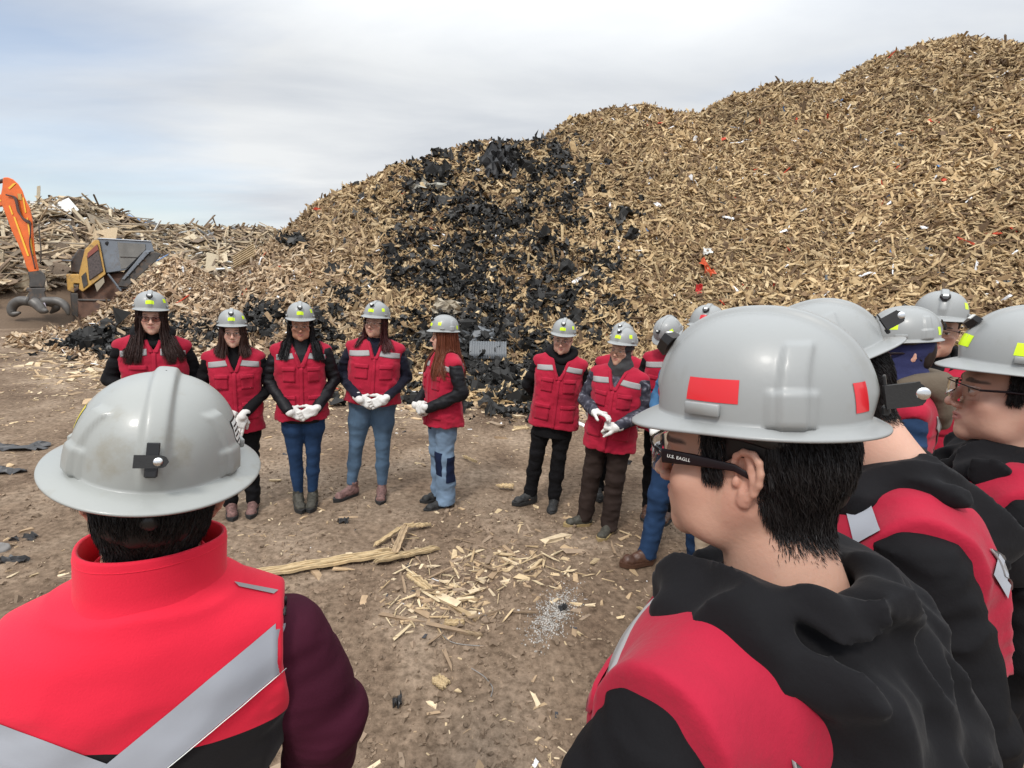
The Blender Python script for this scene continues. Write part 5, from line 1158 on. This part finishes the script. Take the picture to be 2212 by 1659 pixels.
P[11] = person('young man in profile with dark framed safety glasses, nearest at the right', **place_head(1662, 900, .675, -2.42, hc=(0, -.03, 1.605)), rz=-2.42, hair_='short', hairc=(.010, .008, .008), glass='safety', skin='tan', head=(.20, .11, 0), headoff=(0, -.03, .012), jacket=C_BLACK, arms='forward', seed=11, planecut=True, hood2=.98, droop=-.01, collar=False, hres=.0020, res=.006, tarm=1.7, vsh=.030, shz=-.02, sleeve=1.36, girth=1.12, hatk=dict(brim='mid', tilt=.0, tape='red', hero=True, fronttape=False, clip='out'))
P[16] = person('man seen from behind at the left in bright red softshell vest and burgundy sleeves', **place_head(326, 1000, .775, -2.72, lean=(0, -.055)), rz=-2.72, hair_='short', hairc=(.010, .008, .008), glass=None, skin='tan', head=(.10, .02, -.08), jwarp=.0022, jacket=cloth('burgundy_knit', (.050, .006, .018), bump=.0006, bscale=200), arms='side', seed=16, hres=.0028, res=.006, softshell=True, vest=M16, girth=1.10, shz=-.065, sleeve=1.45, planecut=True, collar=False, vsh=-.008, pockets=False, stripes=False, hatk=dict(brim='full', tilt=-.10, worn=True, reartape=False, sidetape=False, size=1.0, extras=[(-1.92, -1.62, .66, .90, .0008, M_BLK, 'label_border'), (-1.895, -1.645, .675, .885, .0013, M_WHT, 'paper_label')] + [(-1.875, -1.675, q, q + .016, .0017, M_BLK, 'print_line') for q in (.71, .75, .79, .84)] + [(1.45, 1.75, .62, .80, .0008, mat('yellow_tape', (.6, .5, .04), rough=.4), 'reflective_sticker')]))
# ------------------------------------------------------------------ details laid on the nearest people
def root_mat(o): return Matrix.LocRotScale(o.location, o.rotation_euler, o.scale)
def pick_px(info, bvh, px, py, off):
    Mi = root_mat(info['root']).inverted(); o = Mi @ Vector(EYE); d = (Mi.to_3x3() @ Vector(ray(px, py))).normalized(); h = bvh.ray_cast(o, d, 4.0)
    if h[0] is None: return None
    n = np.array(h[1]); n = n if n @ np.array(d) < 0 else -n
    return np.array(h[0]) + n * off
def band_px(info, bvh, a0, a1, b0, b1, nu, nv, off, mat_, name, parent):
    """strip between the picked lines a0-a1 and b0-b1, moulded to the garment"""
    P_ = np.full((nu + 1, nv + 1, 3), np.nan)
    for i in range(nu + 1):
        for j in range(nv + 1):
            u, v = i / nu, j / nv; a = np.array(a0) * (1 - u) + np.array(a1) * u; b = np.array(b0) * (1 - u) + np.array(b1) * u; q = a * (1 - v) + b * v
            r_ = pick_px(info, bvh, q[0], q[1], off)
            if r_ is not None: P_[i, j] = r_
    for _ in range(3):
        Q = P_.copy(); Q[1:-1] = (P_[:-2] + P_[1:-1] * 2 + P_[2:]) / 4; P_ = np.where(np.isnan(Q), P_, Q)
    V, f = patch(P_)
    if len(f): return link(name, mesh_np(name, V, f), mat_, parent)
def line_px(info, bvh, pts, r, off, mat_, name, parent):
    L = []
    for (x0, y0), (x1, y1) in zip(pts[:-1], pts[1:]):
        for t in np.linspace(0, 1, 8)[:-1]:
            for dx in range(0, 40, 2):
                q = pick_px(info, bvh, x0 + (x1 - x0) * t - dx, y0 + (y1 - y0) * t, off)
                if q is not None: break
            if q is not None and (not L or np.linalg.norm(q - L[-1]) < .08): L.append(q)
    if len(L) > 2: return link(name, mesh_np(name, *tube_np(L, r, 6)), mat_, parent)
C_TAPE = cloth('silver_tape', (.36, .38, .42), rough=.45, bump=.0002, bscale=60, namt=.04)
I = P[16]; bv = I['bvh']; vo = I['vest']
band_px(I, bv, (628, 1318), (120, 1740), (616, 1440), (240, 1755), 70, 6, .0035, C_TAPE, 'reflective_stripe', vo)
band_px(I, bv, (-240, 1470), (245, 1652), (-240, 1580), (190, 1740), 60, 6, .0025, C_TAPE, 'reflective_stripe', vo)
line_px(I, bv, [(632, 1290), (632, 1360), (630, 1440), (624, 1520), (616, 1600), (610, 1680)], .0038, .001, M_BLKF, 'armhole_piping', vo)
line_px(I, bv, [(612, 1445), (480, 1556), (330, 1681)], .0008, .0045, M_WHT, 'piping', vo)
# lower black panel of the softshell: split by height on the garment
q = [pick_px(I, bv, *p, 0) for p in ((598, 1548), (390, 1590), (170, 1632))]; q = [p for p in q if p is not None]
t = M16.node_tree; b = t.nodes['Principled BSDF']; src = b.inputs['Base Color'].links[0].from_socket
tc = t.nodes.new('ShaderNodeTexCoord'); sx = t.nodes.new('ShaderNodeSeparateXYZ'); t.links.new(tc.outputs['Object'], sx.inputs[0])
dt = t.nodes.new('ShaderNodeVectorMath'); dt.operation = 'DOT_PRODUCT'; t.links.new(tc.outputs['Object'], dt.inputs[0])
if len(q) >= 2:
    sl = (q[0][2] - q[-1][2]) / (q[0][0] - q[-1][0] + 1e-6); dt.inputs[1].default_value = (-sl, 0, 1); z0 = q[0][2] - sl * q[0][0]
else: dt.inputs[1].default_value = (0, 0, 1); z0 = 1.2
lt = t.nodes.new('ShaderNodeMath'); lt.operation = 'LESS_THAN'; t.links.new(dt.outputs['Value'], lt.inputs[0]); lt.inputs[1].default_value = z0
mx = t.nodes.new('ShaderNodeMix'); mx.data_type = 'RGBA'; t.links.new(lt.outputs[0], mx.inputs[0]); t.links.new(src, mx.inputs[6]); mx.inputs[7].default_value = (.006, .005, .006, 1); t.links.new(mx.outputs[2], b.inputs['Base Color'])
band_px(I, bv, (505, 1258), (600, 1276), (515, 1268), (590, 1284), 8, 3, .0025, C_STRIPE, 'reflective_stripe', vo)
# writing on the temple of the glasses
def lettering(txt, size, M4, parent, m):
    cu = bpy.data.curves.new('lettering', 'FONT'); cu.body = txt; cu.size = size; cu.align_x = 'CENTER'; cu.align_y = 'CENTER'; cu.extrude = size * .02; cu.offset = size * .012; cu.shear = .12; cu.space_character = 1.08
    o = bpy.data.objects.new('tmp', cu); S.collection.objects.link(o); me = bpy.data.meshes.new_from_object(o.evaluated_get(bpy.context.evaluated_depsgraph_get())); bpy.data.objects.remove(o); me.name = 'lettering'
    q = link('lettering', me, m, parent); q.matrix_local = M4; return q
I = P[11]; gl = [c for c in I['root'].children if c.name.startswith('glasses')][0]
Mh = Matrix(I['Mh'].tolist()); X = Vector((.010, 1, -.012)).normalized(); Zo = Vector((1, -.09, 0)).normalized(); Y = Zo.cross(X); M4 = Mh @ Matrix.Translation((.0812, -.060, .0092)) @ Matrix((( X.x, Y.x, Zo.x, 0), (X.y, Y.y, Zo.y, 0), (X.z, Y.z, Zo.z, 0), (0, 0, 0, 1)))
lettering('U.S. EAGLE', .0058, M4, gl, M_WHT)
I = P[12]
band_px(I, I['bvh'], (1818, 1062), (1868, 1046), (1850, 1178), (1905, 1148), 8, 10, .004, C_TAPE, 'reflective_stripe', I['vest'])
band_px(I, I['bvh'], (2172, 1130), (2200, 1160), (2140, 1240), (2172, 1290), 8, 10, .004, C_TAPE, 'reflective_stripe', I['vest'])

# ------------------------------------------------------------------ machines behind
def cz(x, y): return (x / 4.148 * .9036, (400 + y / 4.148) * .9036)
_m = at(120, 620, 13.0); HF = np.array([_m[0], _m[1], 0]) / math.hypot(_m[0], _m[1])        # the machines stand end on, facing the visitors
M_ORG = mat('orange_paint', (.62, .115, .012), rough=.4, nscale=6, namt=.12, wear=((.16, .07, .03), 5, .60, .5))
M_YEL = mat('yellow_paint', (.45, .26, .06), rough=.6, nscale=6, namt=.15, wear=((.12, .08, .05), 6, .52, .7))
M_YST = mat('yellow_stripe', (.75, .42, .03), rough=.4)
M_DKM = mat('dark_steel', (.055, .050, .046), rough=.6, metal=.3, nscale=5, namt=.3, wear=((.13, .08, .05), 6, .5, .6))
M_TIN = mat('worn_steel', (.105, .098, .09), rough=.5, metal=.3, nscale=6, namt=.3)
M_GRM = mat('grey_panel', (.135, .15, .17), rough=.5, metal=.2, nscale=3, namt=.15, wear=((.10, .08, .06), 4, .55, .5))
M_RST = mat('rusty_steel', (.12, .062, .040), rough=.85, nscale=5, namt=.4, wear=((.05, .035, .03), 5, .5, .8))
M_HOSE = mat('rubber_hose', (.05, .018, .012), rough=.6)
def prism(name, poly, D, thick, m, parent, crop=True, back=None):
    thin = thick < .045
    pts = [at(*(cz(*p) if crop else p), D) for p in poly]; n = len(pts); V = np.array(pts + [p + (back if back is not None else HF * thick) for p in pts])
    f = [np.arange(n)[None], np.arange(n, 2 * n)[None, ::-1], np.array([[i, i + n, (i + 1) % n + n, (i + 1) % n] for i in range(n)])]
    me = mesh_np(name, V, [f[0], f[1]] if n == 4 else f[:2], smooth=False); bpy.data.meshes.remove(me)
    bm = bmesh.new(); vs = [bm.verts.new(v) for v in V]
    for F_ in f:
        for q in F_: bm.faces.new([vs[k] for k in q])
    bmesh.ops.recalc_face_normals(bm, faces=bm.faces[:]); thin or bmesh.ops.bevel(bm, geom=[e for e in bm.edges if e.calc_face_angle(0) > .6], offset=.018, segments=1, affect='EDGES')
    base = parent.location if parent is not None and parent.parent is None else None
    me = bpy.data.meshes.new(name); bm.to_mesh(me); bm.free(); o = link(name, me, m, parent); o.matrix_parent_inverse = chain_inv(parent); return o
def chain_inv(p):
    return Matrix() if p.parent is not None else Matrix.Translation(p.location).inverted()
def wtube(name, pts, D, r, m, parent, crop=True, n=8, dz=0):
    Pw = [at(*(cz(*p) if crop else p), D) + HF * dz for p in pts]; P2 = []
    for i in range(len(Pw) - 1):
        for t in np.linspace(0, 1, 6)[:-1]: P2.append(Pw[i] * (1 - t) + Pw[i + 1] * t)
    P2.append(Pw[-1]); P2 = np.array(P2)
    for _ in range(4): P2[1:-1] = (P2[:-2] + 2 * P2[1:-1] + P2[2:]) / 4
    r_ = r if np.isscalar(r) else np.interp(np.linspace(0, 1, len(P2)), np.linspace(0, 1, len(r)), r)
    o = link(name, mesh_np(name, *tube_np(P2, r_, n)), m, parent); o.matrix_parent_inverse = chain_inv(parent); return o
D = 13.0; g0 = gp(*cz(380, 1480)); ex = link('excavator', None, loc=(g0[0], g0[1], 0), label='orange excavator arm with yellow stripes and dark grapple at the left edge', cat='excavator')
stick = prism('stick', [(30, 100), (80, 97), (130, 118), (180, 162), (222, 228), (242, 290), (300, 410), (322, 520), (335, 700), (348, 850), (380, 1000), (386, 1030), (290, 1042), (262, 990), (228, 880), (180, 760), (120, 640), (60, 480), (22, 380), (2, 300), (22, 200)], D, .34, M_ORG, ex)
for a in ([(85, 380), (100, 378), (132, 468), (116, 470)], [(132, 490), (150, 492), (290, 878), (270, 880)], [(222, 300), (236, 300), (262, 450), (248, 452)], [(262, 500), (276, 500), (334, 870), (318, 874)], [(78, 205), (130, 158), (160, 158), (95, 218)]): prism('stripe', a, D - .012, .010, M_YST, stick)
prism('decal', [(172, 260), (212, 262), (216, 325), (180, 322)], D - .012, .010, M_YEL, stick)
boom = prism('boom', [(-900, 900), (-700, 500), (-300, 250), (-60, 262), (40, 270), (95, 282), (145, 312), (105, 350), (60, 378), (-60, 392), (-250, 420), (-560, 640), (-760, 980)], D + .03, .36, M_ORG, ex); prism('stripe', [(0, 322), (72, 318), (74, 330), (0, 338)], D + .018, .010, M_YST, boom)
wtube('hydraulic_rod', [(-260, 200), (-60, 150), (48, 118)], D, .05, M_DKM, ex, dz=.2); wtube('hydraulic_cylinder', [(-520, 300), (-260, 200)], D, .10, M_ORG, ex, dz=.2)
for k in range(3): wtube('hose', [(60 + 14 * k, 272 + 4 * k), (140 + 9 * k, 292), (160 + 6 * k, 350), (175 + 8 * k, 440), (230, 510 + 8 * k), (295, 535 + 10 * k)], D - .05, .018, M_HOSE, ex)
wtube('hose', [(300, 540), (305, 640), (290, 760), (325, 900), (350, 1010)], D - .05, .016, M_HOSE, ex); wtube('chain', [(385, 560), (392, 700), (410, 830), (400, 960)], D + .1, .014, M_DKM, ex)
prism('coupler', [(272, 1035), (388, 1020), (440, 1060), (455, 1110), (440, 1190), (285, 1190), (295, 1120)], D, .40, M_DKM, ex)
gr = prism('grapple', [(255, 1200), (450, 1195), (458, 1225), (440, 1240), (470, 1330), (430, 1390), (300, 1385), (240, 1330), (290, 1240), (262, 1230)], D - .05, .50, M_DKM, ex)
prism('white_plate', [(390, 1325), (440, 1328), (470, 1420), (425, 1435), (385, 1380)], D - .10, .04, mat('pale_plate', (.42, .38, .44), rough=.6), gr)
wtube('tine', [(300, 1330), (210, 1320), (140, 1350), (110, 1410), (125, 1462), (200, 1440)], D, [.12, .12, .11, .10, .085, .03], M_TIN, gr, n=10); wtube('tine', [(440, 1330), (560, 1325), (630, 1350), (665, 1400), (680, 1465)], D, [.12, .11, .10, .08, .03], M_TIN, gr, n=10)
wtube('tine', [(330, 1330), (380, 1370), (420, 1420), (470, 1430)], D - .4, [.12, .12, .10, .04], M_TIN, gr, n=10); wtube('tine', [(430, 1330), (540, 1345), (560, 1400), (500, 1445)], D + .5, [.12, .11, .09, .03], M_TIN, gr, n=10)
# the machine body stands left of the frame
prism('cab', [(-1500, 700), (-1150, 700), (-1080, 950), (-1080, 1250), (-1500, 1250)], D - .3, 1.1, M_ORG, ex); prism('house', [(-2300, 900), (-1500, 850), (-760, 950), (-760, 1250), (-2300, 1250)], D + .8, 1.6, M_ORG, ex)
for dd in (-.3, 2.2): prism('track', [(-2300, 1300), (-700, 1300), (-600, 1400), (-700, 1500), (-2300, 1500), (-2400, 1400)], D + dd, .6, M_DKM, ex)

D = 13.6; g0 = gp(*cz(900, 1480)); gd = link('wood_grinder', None, loc=(g0[0], g0[1], 0), label='grey and yellow wood grinder with discharge conveyor beside the excavator grapple', cat='machine')
hop = prism('hopper', [(972, 702), (1500, 732), (1532, 840), (1432, 836), (1250, 1022), (1050, 1050), (1000, 860)], D, 2.0, M_GRM, gd)
prism('hopper_panel', [(1165, 745), (1440, 760), (1442, 815), (1250, 1000), (1200, 1008)], D - .012, .03, mat('dull_panel', (.13, .125, .115), rough=.7, nscale=4, namt=.2), hop); prism('panel_rib', [(1190, 884), (1360, 890), (1360, 894), (1190, 889)], D - .03, .03, M_DKM, hop)
prism('rim', [(968, 698), (1500, 728), (1502, 738), (970, 712)], D - .03, .06, mat('pale_rim', (.35, .37, .40), rough=.5), hop)
V, f = dome_np(at(*cz(1065, 755), D) - HF * .014, -HF, .055, .01); o = link('port', mesh_np('port', V, f), M_BLK, hop); o.matrix_parent_inverse = chain_inv(hop)
fr = prism('yellow_frame', [(952, 712), (984, 726), (1050, 1062), (820, 1236), (784, 1210), (792, 1050), (850, 812)], D - .05, .55, M_YEL, gd)
prism('grille', [(862, 880), (968, 760), (1024, 1030), (886, 1126)], D - .075, .05, mat('dark_grille', (.06, .045, .042), rough=.6, nscale=25, namt=.5), fr); prism('red_plate', [(868, 850), (962, 762), (976, 815), (868, 900)], D - .09, .03, mat('faded_red', (.20, .055, .04), rough=.7), fr)
prism('side_hatch', [(806, 1080), (850, 1040), (870, 1160), (826, 1196)], D - .07, .04, M_DKM, fr)
prism('intake', [(790, 808), (852, 818), (800, 1050), (715, 1040), (708, 920)], D + .3, .9, M_DKM, gd); prism('wing_plate', [(606, 918), (708, 920), (716, 936), (620, 932)], D + .2, .5, M_GRM, gd)
prism('yellow_housing', [(660, 1063), (790, 1063), (800, 1155), (728, 1152), (736, 1246), (670, 1222)], D - .05, .6, M_YEL, gd)
prism('chassis', [(740, 1240), (1050, 1060), (1240, 1040), (1200, 1175), (1290, 1188), (1180, 1320), (1060, 1345), (780, 1340)], D + .15, 1.6, M_RST, gd)
prism('strut', [(1062, 1060), (1080, 1052), (1215, 1225), (1195, 1235)], D - .04, .10, M_GRM, gd); prism('strut', [(1150, 1190), (1290, 1186), (1290, 1202), (1165, 1206)], D - .02, .10, M_GRM, gd)
cv = prism('conveyor', [(1432, 836), (1532, 838), (1600, 856), (1560, 920), (1260, 1190), (1175, 1180), (1200, 1120)], D - .10, .8, M_DKM, gd); prism('conveyor_side', [(1436, 826), (1500, 828), (1235, 1120), (1205, 1112)], D - .13, .05, M_GRM, cv)
for k in range(5): prism('bracket', [(1250 + 50 * k, 1062 - 55 * k), (1268 + 50 * k, 1060 - 55 * k), (1276 + 50 * k, 1076 - 55 * k), (1258 + 50 * k, 1080 - 55 * k)], D - .16, .04, M_GRM, cv)
prism('rusty_tank', [(772, 1312), (1095, 1318), (1060, 1400), (1000, 1470), (905, 1500), (780, 1512)], D - .3, .7, M_RST, gd); prism('tank_rim', [(768, 1306), (1100, 1312), (1096, 1330), (770, 1326)], D - .34, .1, M_DKM, gd)
prism('support', [(700, 1250), (776, 1250), (778, 1500), (715, 1470)], D - .1, .5, M_DKM, gd); prism('beige_flap', [(940, 1160), (1028, 1092), (1036, 1140), (962, 1234)], D - .12, .04, mat('flap', (.27, .23, .17), rough=.8), gd)

# ------------------------------------------------------------------ single things on the heaps and on the dirt
def hit(px, py, fn=total_h, lo=4, hi=40):
    d = ray(px, py); t = np.linspace(lo, hi, 4000) / math.hypot(d[0], d[1]); Q = EYE + d[None] * t[:, None]; k = np.argmax(Q[:, 2] < fn(Q[:, 0], Q[:, 1])); return Q[k]
def nrm(p, fn=total_h): return normals(fn, np.array([p[0]]), np.array([p[1]]), .3)[0]
def frame(n, yaw):
    t = np.array([math.cos(yaw), math.sin(yaw), 0]); z = n / np.linalg.norm(n); x = t - z * (t @ z); x /= np.linalg.norm(x); return np.stack([x, np.cross(z, x), z], 1)
def thing_at(name, V, f, p, m, label, cat, group=None, smooth=False, col=None):
    return link(name, mesh_np(name, V - p, f, smooth=smooth, col=col), m, loc=p, label=label, cat=cat, group=group)
M_PAL = mat('pallet_wood', (.36, .27, .16), rough=.9, nscale=10, namt=.25)
def pallet(px, py, yaw, w_, l_, tilt, label, n=6):
    p = hit(px, py); Rf = frame(nrm(p) + np.array(tilt), yaw); root = link('pallet', None, loc=p + nrm(p) * .12, label=label, cat='pallet', group='pallets in the far scrap heap')
    for k in range(n): link('slat', mesh_np('slat', *box_np(Rf @ np.array([-l_ / 2 + (k + .5) * l_ / n, 0, .05]), (l_ / n * .62, w_, .022), Rf, bev=.004), smooth=False), M_PAL, root)
    for k in (-1, 0, 1): link('stringer', mesh_np('stringer', *box_np(Rf @ np.array([0, k * w_ * .44, 0]), (l_, .07, .09), Rf, bev=.005), smooth=False), M_PAL, root)
pallet(540, 526, .5, .55, .75, (0, -.5, .2), 'small pallet standing tilted high on the far scrap heap, nearest the chip heap')
pallet(488, 563, .1, .5, 1.0, (0, -.4, .2), 'pallet lying in the hollow left of the slatted brown panel', 8)
pallet(408, 527, .2, .55, .9, (0, -.4, .4), 'pale pallet above the discharge conveyor of the grinder', 4)
pallet(430, 545, .9, .5, .8, (0, -.6, 0), 'pallet leaning right of the grinder among loose boards', 5)
p = hit(542, 569); Rf = frame(nrm(p) + np.array([-.2, -.9, 0]), .45); root = link('slatted_panel', None, loc=p + nrm(p) * .2, label='brown slatted panel lying tilted in the hollow between both heaps', cat='panel')
link('sheet', mesh_np('sheet', *box_np((0, 0, 0), (.62, .36, .02), Rf, bev=.005), smooth=False), mat('brown_board', (.30, .22, .12), rough=.9, nscale=9, namt=.2), root)
for k in range(6): link('slat', mesh_np('slat', *box_np(Rf @ np.array([0, -.155 + .062 * k, .02]), (.62, .026, .02), Rf, bev=.004), smooth=False), M_PAL, root)
def ragged(name, px, py, sx, sy, amp, m, label, cat, yaw=0., tilt=(0, 0, 0), n=9, lift=.06, seed=1, fn=total_h, group=None, nz=2.2):
    p = hit(px, py, fn) if fn is total_h else gp(px, py); Rf = frame(nrm(p, fn) + np.array(tilt), yaw); r_ = np.random.RandomState(seed); u = np.linspace(-.5, .5, n); U, Vv = np.meshgrid(u, u, indexing='ij')
    z = amp * (fbm(U * nz * 1.5 + seed * 3.1, Vv * nz * 1.5 + seed, 0 * U, 3)); G = np.stack([U * sx * (1 + .25 * r_.uniform(-1, 1, U.shape)), Vv * sy * (1 + .25 * r_.uniform(-1, 1, U.shape)), z], 2)
    P3 = G @ Rf.T; V, f = patch(P3, .006, -Rf[:, 2], 9); V = V + nrm(p, fn) * lift; return link(name, mesh_np(name, V, f, smooth=False), m, loc=p, label=label, cat=cat, group=group)
M_FILM = mat('film', (.020, .020, .021), rough=.55, spec=.35)
ragged('plastic_sheet', 1075, 362, .70, 1.1, .28, M_FILM, 'large torn black plastic sheet hanging over the crest of the chip heap', 'plastic sheet', .3, (0, -.4, 0), 12, .18, 3)
M_CLOTH = mat('pale_cloth', (.36, .35, .30), rough=.9)
ragged('cloth_scrap', 923, 410, .75, .25, .12, M_CLOTH, 'pale grey cloth scrap high on the left shoulder of the chip heap', 'cloth', 0, (0, -.3, 0), 9, .10, 5)
ragged('sack', 966, 676, .50, .30, .16, mat('sack', (.40, .35, .27), rough=.9), 'pale sack on the heap just above the copper haired woman', 'sack', 0, (0, -.6, 0), 9, .14, 6)
ragged('orange_strap', 1522, 584, .16, .42, .10, mat('orange_plastic', (.55, .09, .03), rough=.5), 'orange plastic strap low on the chip heap above the bowed man', 'strap', .5, (0, -.3, 0), 7, .10, 7)
ragged('red_scrap', 1508, 630, .12, .22, .06, mat('red_plastic', (.50, .03, .03), rough=.5), 'small red plastic scrap below the orange strap', 'plastic scrap', .2, (0, -.3, 0), 6, .08, 8)
ragged('white_scrap', 1524, 550, .20, .14, .04, M_WHT, 'white plastic scrap above the orange strap', 'plastic scrap', .2, (0, -.5, 0), 6, .10, 9)
M_GPL = mat('grey_sheet', (.13, .14, .15), rough=.45)
for a in [(1010, 738, .42, .26, 'flat grey plastic sheet just right of the copper haired woman', .2, 11), (1050, 728, .30, .26, 'grey plastic sheet above the corrugated sheet', -.3, 12)]: ragged('grey_sheet', a[0], a[1], a[2], a[3], .05, M_GPL, a[4], 'plastic sheet', a[5], (0, -.6, 0), 7, .10, a[6])
p = hit(1053, 770); Rf = frame(nrm(p) + np.array([.1, -.7, 0]), .12); u = np.linspace(-.5, .5, 61); Vv = np.linspace(-.5, .5, 4); G = np.array([[(a * .66, b * .34 + .02 * a, .012 * math.sin(a * 2 * math.pi * 15)) for b in Vv] for a in u]) @ Rf.T; V, f = patch(G, .004, -Rf[:, 2])
link('corrugated_sheet', mesh_np('corrugated_sheet', V + nrm(p) * .16, f), M_GPL, loc=p, label='grey corrugated sheet leaning at the foot of the heap', cat='sheet')
# planks
def plank(a, b, w_, th_, label, seed, z0=.0, z1=.0, col=(.44, .33, .19), split=.12, taper=(.5, .6)):
    A_, B_ = gp(*a), gp(*b); A_[2] += z0 + th_; B_[2] += z1 + th_; r_ = np.random.RandomState(seed); L = np.linalg.norm(B_ - A_); t_ = (B_ - A_) / L; sd = np.cross([0, 0, 1.], t_); sd /= np.linalg.norm(sd); up = np.cross(t_, sd); n = 26; nw = 7; ring = []
    wob = np.cumsum(r_.normal(0, .010, n)); wl = np.array([np.interp(q / (n - 1), [0, .1, .85, 1], [taper[0], 1, 1, taper[1]]) * (1 + .13 * r_.uniform(-1, 1)) for q in range(n)]); strips = []
    for s_ in range(nw):
        a0 = -.5 + s_ / nw; e0 = r_.uniform(0, split) * L; e1 = L - r_.uniform(0, split) * L; hh = th_ * r_.uniform(.75, 1.15); V = []
        for i in range(n):
            x = e0 + (e1 - e0) * i / (n - 1); q = int(np.clip(x / L * (n - 1), 0, n - 1)); y0 = a0 * w_ * wl[q] + wob[q] * .12 * w_ * 4; y1 = y0 + w_ * wl[q] / nw * 1.03; sh = .25 if i in (0, n - 1) else 1
            for yy, zz in ((y0, 0), (y1, 0), (y1, hh * sh), (y0, hh * sh)): V.append(A_ + t_ * x + sd * yy + up * (zz + .003 * math.sin(i * .9 + s_)))
        i_ = np.arange(n - 1)[:, None]; k = np.arange(4)[None]; f = np.stack([4 * i_ + k, 4 * i_ + (k + 1) % 4, 4 * (i_ + 1) + (k + 1) % 4, 4 * (i_ + 1) + k], 2).reshape(-1, 4); f = np.concatenate([f, [[3, 2, 1, 0], [4 * n - 4, 4 * n - 3, 4 * n - 2, 4 * n - 1]]]); strips.append((np.array(V), f, np.tile(np.array(col) * r_.uniform(.7, 1.25), (4 * n, 1))))
    V, f, c = join(strips); return link('plank', mesh_np('plank', V - A_, f, c, smooth=False), WOOD, loc=A_, label=label, cat='plank', group='broken boards on the dirt')
plank((518, 1256), (862, 1204), .075, .022, 'longest broken plank on the dirt, reaching towards the man in burgundy sleeves', 1, 0, .02)
plank((800, 1228), (950, 1192), .055, .018, 'shorter splintered plank crossing the right end of the longest one', 2, .025, .01)
plank((850, 1212), (878, 1150), .050, .015, 'short plank propped across between the long plank and the bent splinter', 3, .02, .05, (.36, .26, .16))
plank((806, 1188), (872, 1148), .035, .012, 'thin pale splinter pointing up to the right beside the propped plank', 4, .01, .03)
plank((868, 1148), (934, 1140), .045, .012, 'frayed thin plank end farthest back in the broken boards', 5, .03, .01, split=.3)
plank((878, 1242), (932, 1284), .060, .014, 'short wide pale offcut right below the crossing planks', 6, taper=(.4, .15))
plank((958, 1352), (1004, 1352), .035, .015, 'small pale block of wood by the lower splinters', 7, split=.04)
plank((985, 1368), (1044, 1378), .022, .012, 'narrow dark stick just below the small pale block', 8, col=(.26, .19, .12))
plank((1372, 1314), (1440, 1344), .016, .010, 'thin pale stick beside the near young man\'s shoulder', 9)
plank((935, 1466), (968, 1490), .06, .010, 'flat pale flake of wood in the near middle of the dirt', 10, taper=(.5, .4), split=.2)
plank((1070, 1052), (1115, 1056), .07, .015, 'pale splintered offcut lying behind the man in the black hoodie', 12, split=.3)
plank((1000, 990), (1030, 1004), .03, .02, 'stick beside the patchwork jeans', 13)
plank((1110, 928), (1142, 926), .10, .015, 'flat square offcut behind the man in the black hoodie', 14, split=.05, taper=(.9, .9))
# scraps of film and a stone at the left
for a in [(45, 968, .42, .14, 'black torn plastic beside pale splinters at the left edge of the dirt', 21), (22, 1020, .30, .14, 'flat black plastic scrap at the left edge below the torn one', 22), (52, 1168, .12, .05, 'shiny dark plastic scrap above the grey stone', 23), (30, 1218, .14, .05, 'dark crumpled scrap below the grey stone', 24),
          (742, 1130, .07, .05, 'small dark scrap on the dirt in front of the blue jeans', 25), (1215, 1318, .045, .04, 'black lump on the pale ash patch', 26), (858, 1520, .035, .05, 'small black lump near the bottom of the picture', 27), (1350, 1000, .12, .05, 'thin dark scrap beside the brown trousers', 28)]:
    ragged('plastic_scrap', a[0], a[1], a[2], a[3], .035, mat('dark_scrap', (.045, .045, .047), rough=.5), a[4], 'plastic scrap', .2, (0, 0, 0), 8, .018, a[5], fn=ground_h, nz=3)
p = gp(2, 1192); F_ = Field(*[np.arange(-.09, .09, .006)] * 3); F_.ell((0, 0, .02), (.06, .045, .035), None, .01); F_.warp(.012, 20, 20, 20, seed=3); V, f = F_.mesh(1); link('stone', mesh_np('stone', V, f), mat('grey_stone', (.20, .19, .18), rough=.9, bump=.003, bscale=60), loc=p, label='rounded grey stone at the left edge of the dirt', cat='stone')
for pts, lab in (([(953, 1350), (950, 1372), (974, 1393), (1010, 1398), (1045, 1400)], 'thin grey wire curling below the pale block'), ([(1018, 1448), (1046, 1465), (1066, 1490), (1060, 1510)], 'thin pale wire bent in the middle of the dirt')):
    L = np.array([gp(*p) + [0, 0, .012] for p in pts]); L = np.array([[np.interp(t, np.linspace(0, 1, len(L)), L[:, k]) for k in range(3)] for t in np.linspace(0, 1, 24)])
    for _ in range(6): L[1:-1] = (L[:-2] + L[1:-1] * 2 + L[2:]) / 4
    c0 = L[0].copy(); link('wire', mesh_np('wire', *tube_np(L - c0, .0022, 6)), mat('wire', (.22, .21, .20), rough=.5), loc=c0, label=lab, cat='wire')
# pale ash patch
n = 1700; u = rs.normal(0, 1, (n, 2)); px = 1195 + 13 * u[:, 0] + 20 * u[:, 1]; py = 1330 + 12 * u[:, 0] - 26 * u[:, 1]; Pg = np.array([gp(a, b) for a, b in zip(px, py)]); Pg[:, 2] = ground_h(Pg[:, 0], Pg[:, 1]) + .002; sz = rs.uniform(.002, .008, n)
V, f = boxes(Pg, rand_rot(rs, n), np.stack([sz, sz * .8, sz * .5], 1), .3, rs); link('ash', mesh_np('ash', V, f, np.repeat(np.array([.42, .40, .37]) * rs.uniform(.5, 1.3, (n, 1)), 8, 0), smooth=False), mat('ash', attr=True, rough=.95), label='pale grey ash crumbs scattered on the dirt', cat='ash', kind='stuff')
